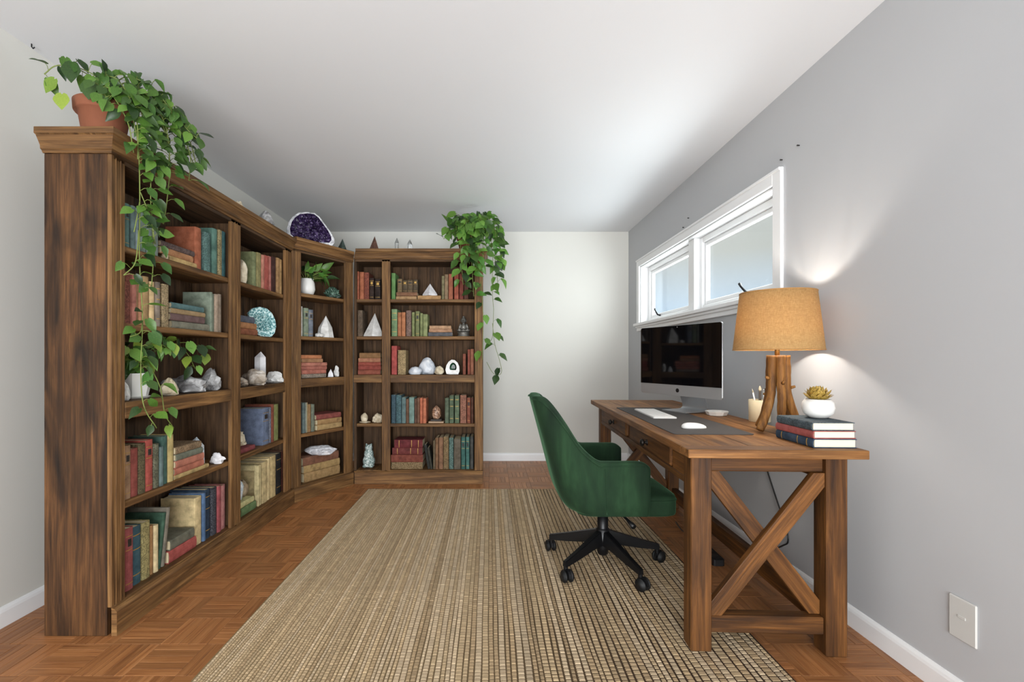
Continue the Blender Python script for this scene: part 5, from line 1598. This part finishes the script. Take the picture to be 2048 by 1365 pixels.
tag(c2, 'thin black cable bending against the grey wall under the desk', 'cable')

# ------------------------------------------------------------------ office chair
ch = thing('office_chair', 'green velvet swivel office chair on a black five-star base', 'chair', (.60, 2.48, .0085), 0.0)
z00 = .0085
def smooth01(t): t = max(0, min(1, t)); return t * t * (3 - 2 * t)
HW = .275
plan = [(.166 - .027 * k, -HW) for k in range(10)]           # near arm from front to back
cxr, cyr, rr_ = -.10, -HW + .17, .17
plan += [(cxr + rr_ * math.sin(-a) if False else cxr - rr_ * math.sin(a), cyr - rr_ * math.cos(a)) for a in [math.pi / 2 * k / 8 for k in range(1, 9)]]
plan += [(-.27, -.07), (-.27, 0.0)]
plan += [(x, -y) for x, y in plan[-2::-1]]
n = len(plan); P2 = [Vector(p) for p in plan]
nor = []
for i in range(n):
    a = P2[max(i - 1, 0)]; b = P2[min(i + 1, n - 1)]; t_ = (b - a).normalized(); nor.append(Vector((-t_.y, t_.x)) * -1 if False else Vector((t_.y, -t_.x)))
if nor[0].y > 0: nor = [-v for v in nor]
def lean_x(z):
    T_ = [(.335, .075), (.36, .045), (.40, .018), (.46, 0), (.60, -.035), (.75, -.075), (.93, -.125)]
    if z <= T_[0][0]: return T_[0][1]
    for (a, p), (b, q) in zip(T_, T_[1:]):
        if z <= b: return p + (q - p) * (z - a) / (b - a)
    return T_[-1][1]
def topz(i):
    x, y = plan[i]
    s = smooth01((-x - .085) / .165)
    base = .605 + .30 * s
    if x > .12: base -= .03 * ((x - .12) / .046) ** 2
    return base + .012 * (1 - min(1, abs(y) / .1)) * s
def shell_pt(i, z, inset):
    x, y = P2[i]; nv = nor[i]
    x -= nv.x * inset; y -= nv.y * inset
    w = smooth01((-plan[i][0] + .02) / .27)
    x += lean_x(z) * w
    k = 1 - .26 * smooth01((z - .58) / .36)
    tuck = 1 - .10 * smooth01((.42 - z) / .10)
    return Vector((x, y * k * tuck, z - z00))
TK = .058
bm = bmesh.new(); colsV = []
for i in range(n):
    zt = topz(i); zb = .338
    rows = []
    fr_ = [0, .03, .12, .3, .5, .7, .88, .965]
    for f in fr_: rows.append(shell_pt(i, zb + (zt - .012 - zb) * f, 0))
    rows += [shell_pt(i, zt - .004, .004), shell_pt(i, zt, .018), shell_pt(i, zt, TK - .018), shell_pt(i, zt - .004, TK - .004)]
    for f in fr_[::-1]: rows.append(shell_pt(i, zb + (zt - .012 - zb) * f, TK))
    colsV.append([bm.verts.new(v) for v in rows])
m_ = len(colsV[0])
for A, B in zip(colsV, colsV[1:]):
    for k in range(m_): bm.faces.new((A[k], B[k], B[(k + 1) % m_], A[(k + 1) % m_]))
for C_ in (colsV[0], colsV[-1]):
    h_ = m_ // 2
    for k in range(h_ - 1): bm.faces.new((C_[k], C_[k + 1], C_[m_ - 2 - k], C_[m_ - 1 - k]))
bmesh.ops.recalc_face_normals(bm, faces=bm.faces)
shell = link('shell', from_bm(bm, 'shell'), M['velvet'], ch, smooth=True)
sd = shell.modifiers.new('soft', 'SUBSURF'); sd.levels = 1; sd.render_levels = 2
pip = [shell_pt(i, topz(i) - .016, -.0015) for i in range(n)]
pip = pip[1:-1]
tube('piping', catmull(pip, 3), .0036, M['velvet'], ch, 6)
for i_ in (8, n - 9):
    tube('side_seam', [shell_pt(i_, z_, -.0004) for z_ in (.352, .40, .45, .50, .55, topz(i_) - .03)], .0016, M['velvet'], ch, 6)
# seat cushion, crowned, with a welt
def cushion(name, x0, x1, yh, z0, z1, r, crown_):
    bm = bmesh.new()
    N = 40
    def ring(s, z):
        out = []
        for k in range(N):
            a = 2 * math.pi * k / N
            c_, s_ = math.cos(a), math.sin(a); e = .26
            px = math.copysign(abs(c_) ** e, c_); py = math.copysign(abs(s_) ** e, s_)
            out.append(bm.verts.new(((x0 + x1) / 2 + px * ((x1 - x0) / 2 - s), py * (yh - s), z)))
        return out
    R = [ring(r * .6, z0), ring(r * .15, z0 + r * .25), ring(0, z0 + r * .7), ring(0, z1 - r * .8), ring(r * .2, z1 - r * .25), ring(r * .9, z1)]
    for q in (.3, .55, .8): R.append(ring((yh) * q, z1 + crown_ * (1 - (1 - q) ** 2)))
    for A, B in zip(R, R[1:]):
        for k in range(N): bm.faces.new((A[k], A[(k + 1) % N], B[(k + 1) % N], B[k]))
    bm.faces.new(R[0][::-1]); bm.faces.new(R[-1])
    return link(name, from_bm(bm, name), M['velvet'], ch, smooth=True), [v for v in R]
seat, _ = cushion('seat', -.17, .325, .212, .325 - z00, .425 - z00, .02, .026)
wl = []
for k in range(48):
    a = 2 * math.pi * k / 48; c_, s_ = math.cos(a), math.sin(a); e = .26
    wl.append(((.155) / 2 + math.copysign(abs(c_) ** e, c_) * .2475, math.copysign(abs(s_) ** e, s_) * .212, .402 - z00))
tube('seat_welt', wl, .0038, M['velvet'], ch, 6, True)
# mechanism, column, star base, casters
box('tilt_mechanism', ch, (-.09, .10), (-.07, .07), (.295 - z00, .326 - z00), M['black_metal'], .008)
lathe('column', [(0, .06 - z00), (.020, .06 - z00), (.027, .066 - z00), (.034, .10 - z00), (.036, .195 - z00), (.030, .20 - z00), (.028, .205 - z00), (.028, .293 - z00), (0, .293 - z00)], M['black_metal'], ch, n=28)
tube('tilt_lever', [(.07, -.05, .30 - z00), (.09, -.13, .288 - z00), (.105, -.19, .272 - z00)], [.006, .007, .014], M['black_plastic'], ch, 8)
bm = bmesh.new(); R = []
for (l, w_, zl, zh) in ((.018, .022, .115, .195), (.09, .021, .112, .172), (.20, .017, .092, .137), (.285, .0145, .080, .112), (.305, .013, .079, .107)):
    R.append([bm.verts.new((l, s * w_ * q, z - z00)) for s, q, z in ((-1, 1, zl), (1, 1, zl), (1, .72, zh), (-1, .72, zh))])
for A, B in zip(R, R[1:]):
    for k in range(4): bm.faces.new((A[k], A[(k + 1) % 4], B[(k + 1) % 4], B[k]))
bm.faces.new(R[0][::-1]); bm.faces.new(R[-1]); bmesh.ops.recalc_face_normals(bm, faces=bm.faces)
bmesh.ops.bevel(bm, geom=bm.edges[:], offset=.003, segments=2, affect='EDGES')
legm = from_bm(bm, 'base_leg'); legm.materials.append(M['black_metal'])
bm = bmesh.new(); bmesh.ops.create_cone(bm, cap_ends=True, segments=22, radius1=.030, radius2=.030, depth=.019); bmesh.ops.bevel(bm, geom=[e for e in bm.edges if not e.is_manifold or e.calc_face_angle(0) > .5], offset=.006, segments=2, affect='EDGES')
whm = from_bm(bm, 'wheel'); whm.materials.append(M['rubber']); whm.polygons.foreach_set('use_smooth', [True] * len(whm.polygons))
bm = bmesh.new(); lathe_bm(bm, [(0, .040), (.0115, .040), (.0115, .078), (.009, .082), (0, .082)], 14)
stm = from_bm(bm, 'stem'); stm.materials.append(M['black_metal'])
hood = prism_mesh('hood', [(.033 * math.cos(a), .031 + .033 * math.sin(a)) for a in [math.pi * k / 10 for k in range(11)]], .012); hood.materials.append(M['black_plastic'])
for k in range(5):
    a = math.radians(4 + 72 * k)
    link('base_leg', legm, None, ch, (0, 0, 0), (0, 0, a))
    cst = bpy.data.objects.new('caster', None); cst.parent = ch; cst.empty_display_size = .02
    cst.location = (math.cos(a) * .295, math.sin(a) * .295, 0.0); cst.rotation_euler = (0, 0, a + (.5, 2.1, -.8, 1.2, .2)[k]); COL.objects.link(cst)
    link('stem', stm, None, cst, (0, 0, 0.0)); 
    link('hood', hood, None, cst, (.014, 0, 0))
    for s in (-1, 1): link('wheel', whm, None, cst, (.014, s * .0165, .0302), (math.pi / 2, 0, 0))
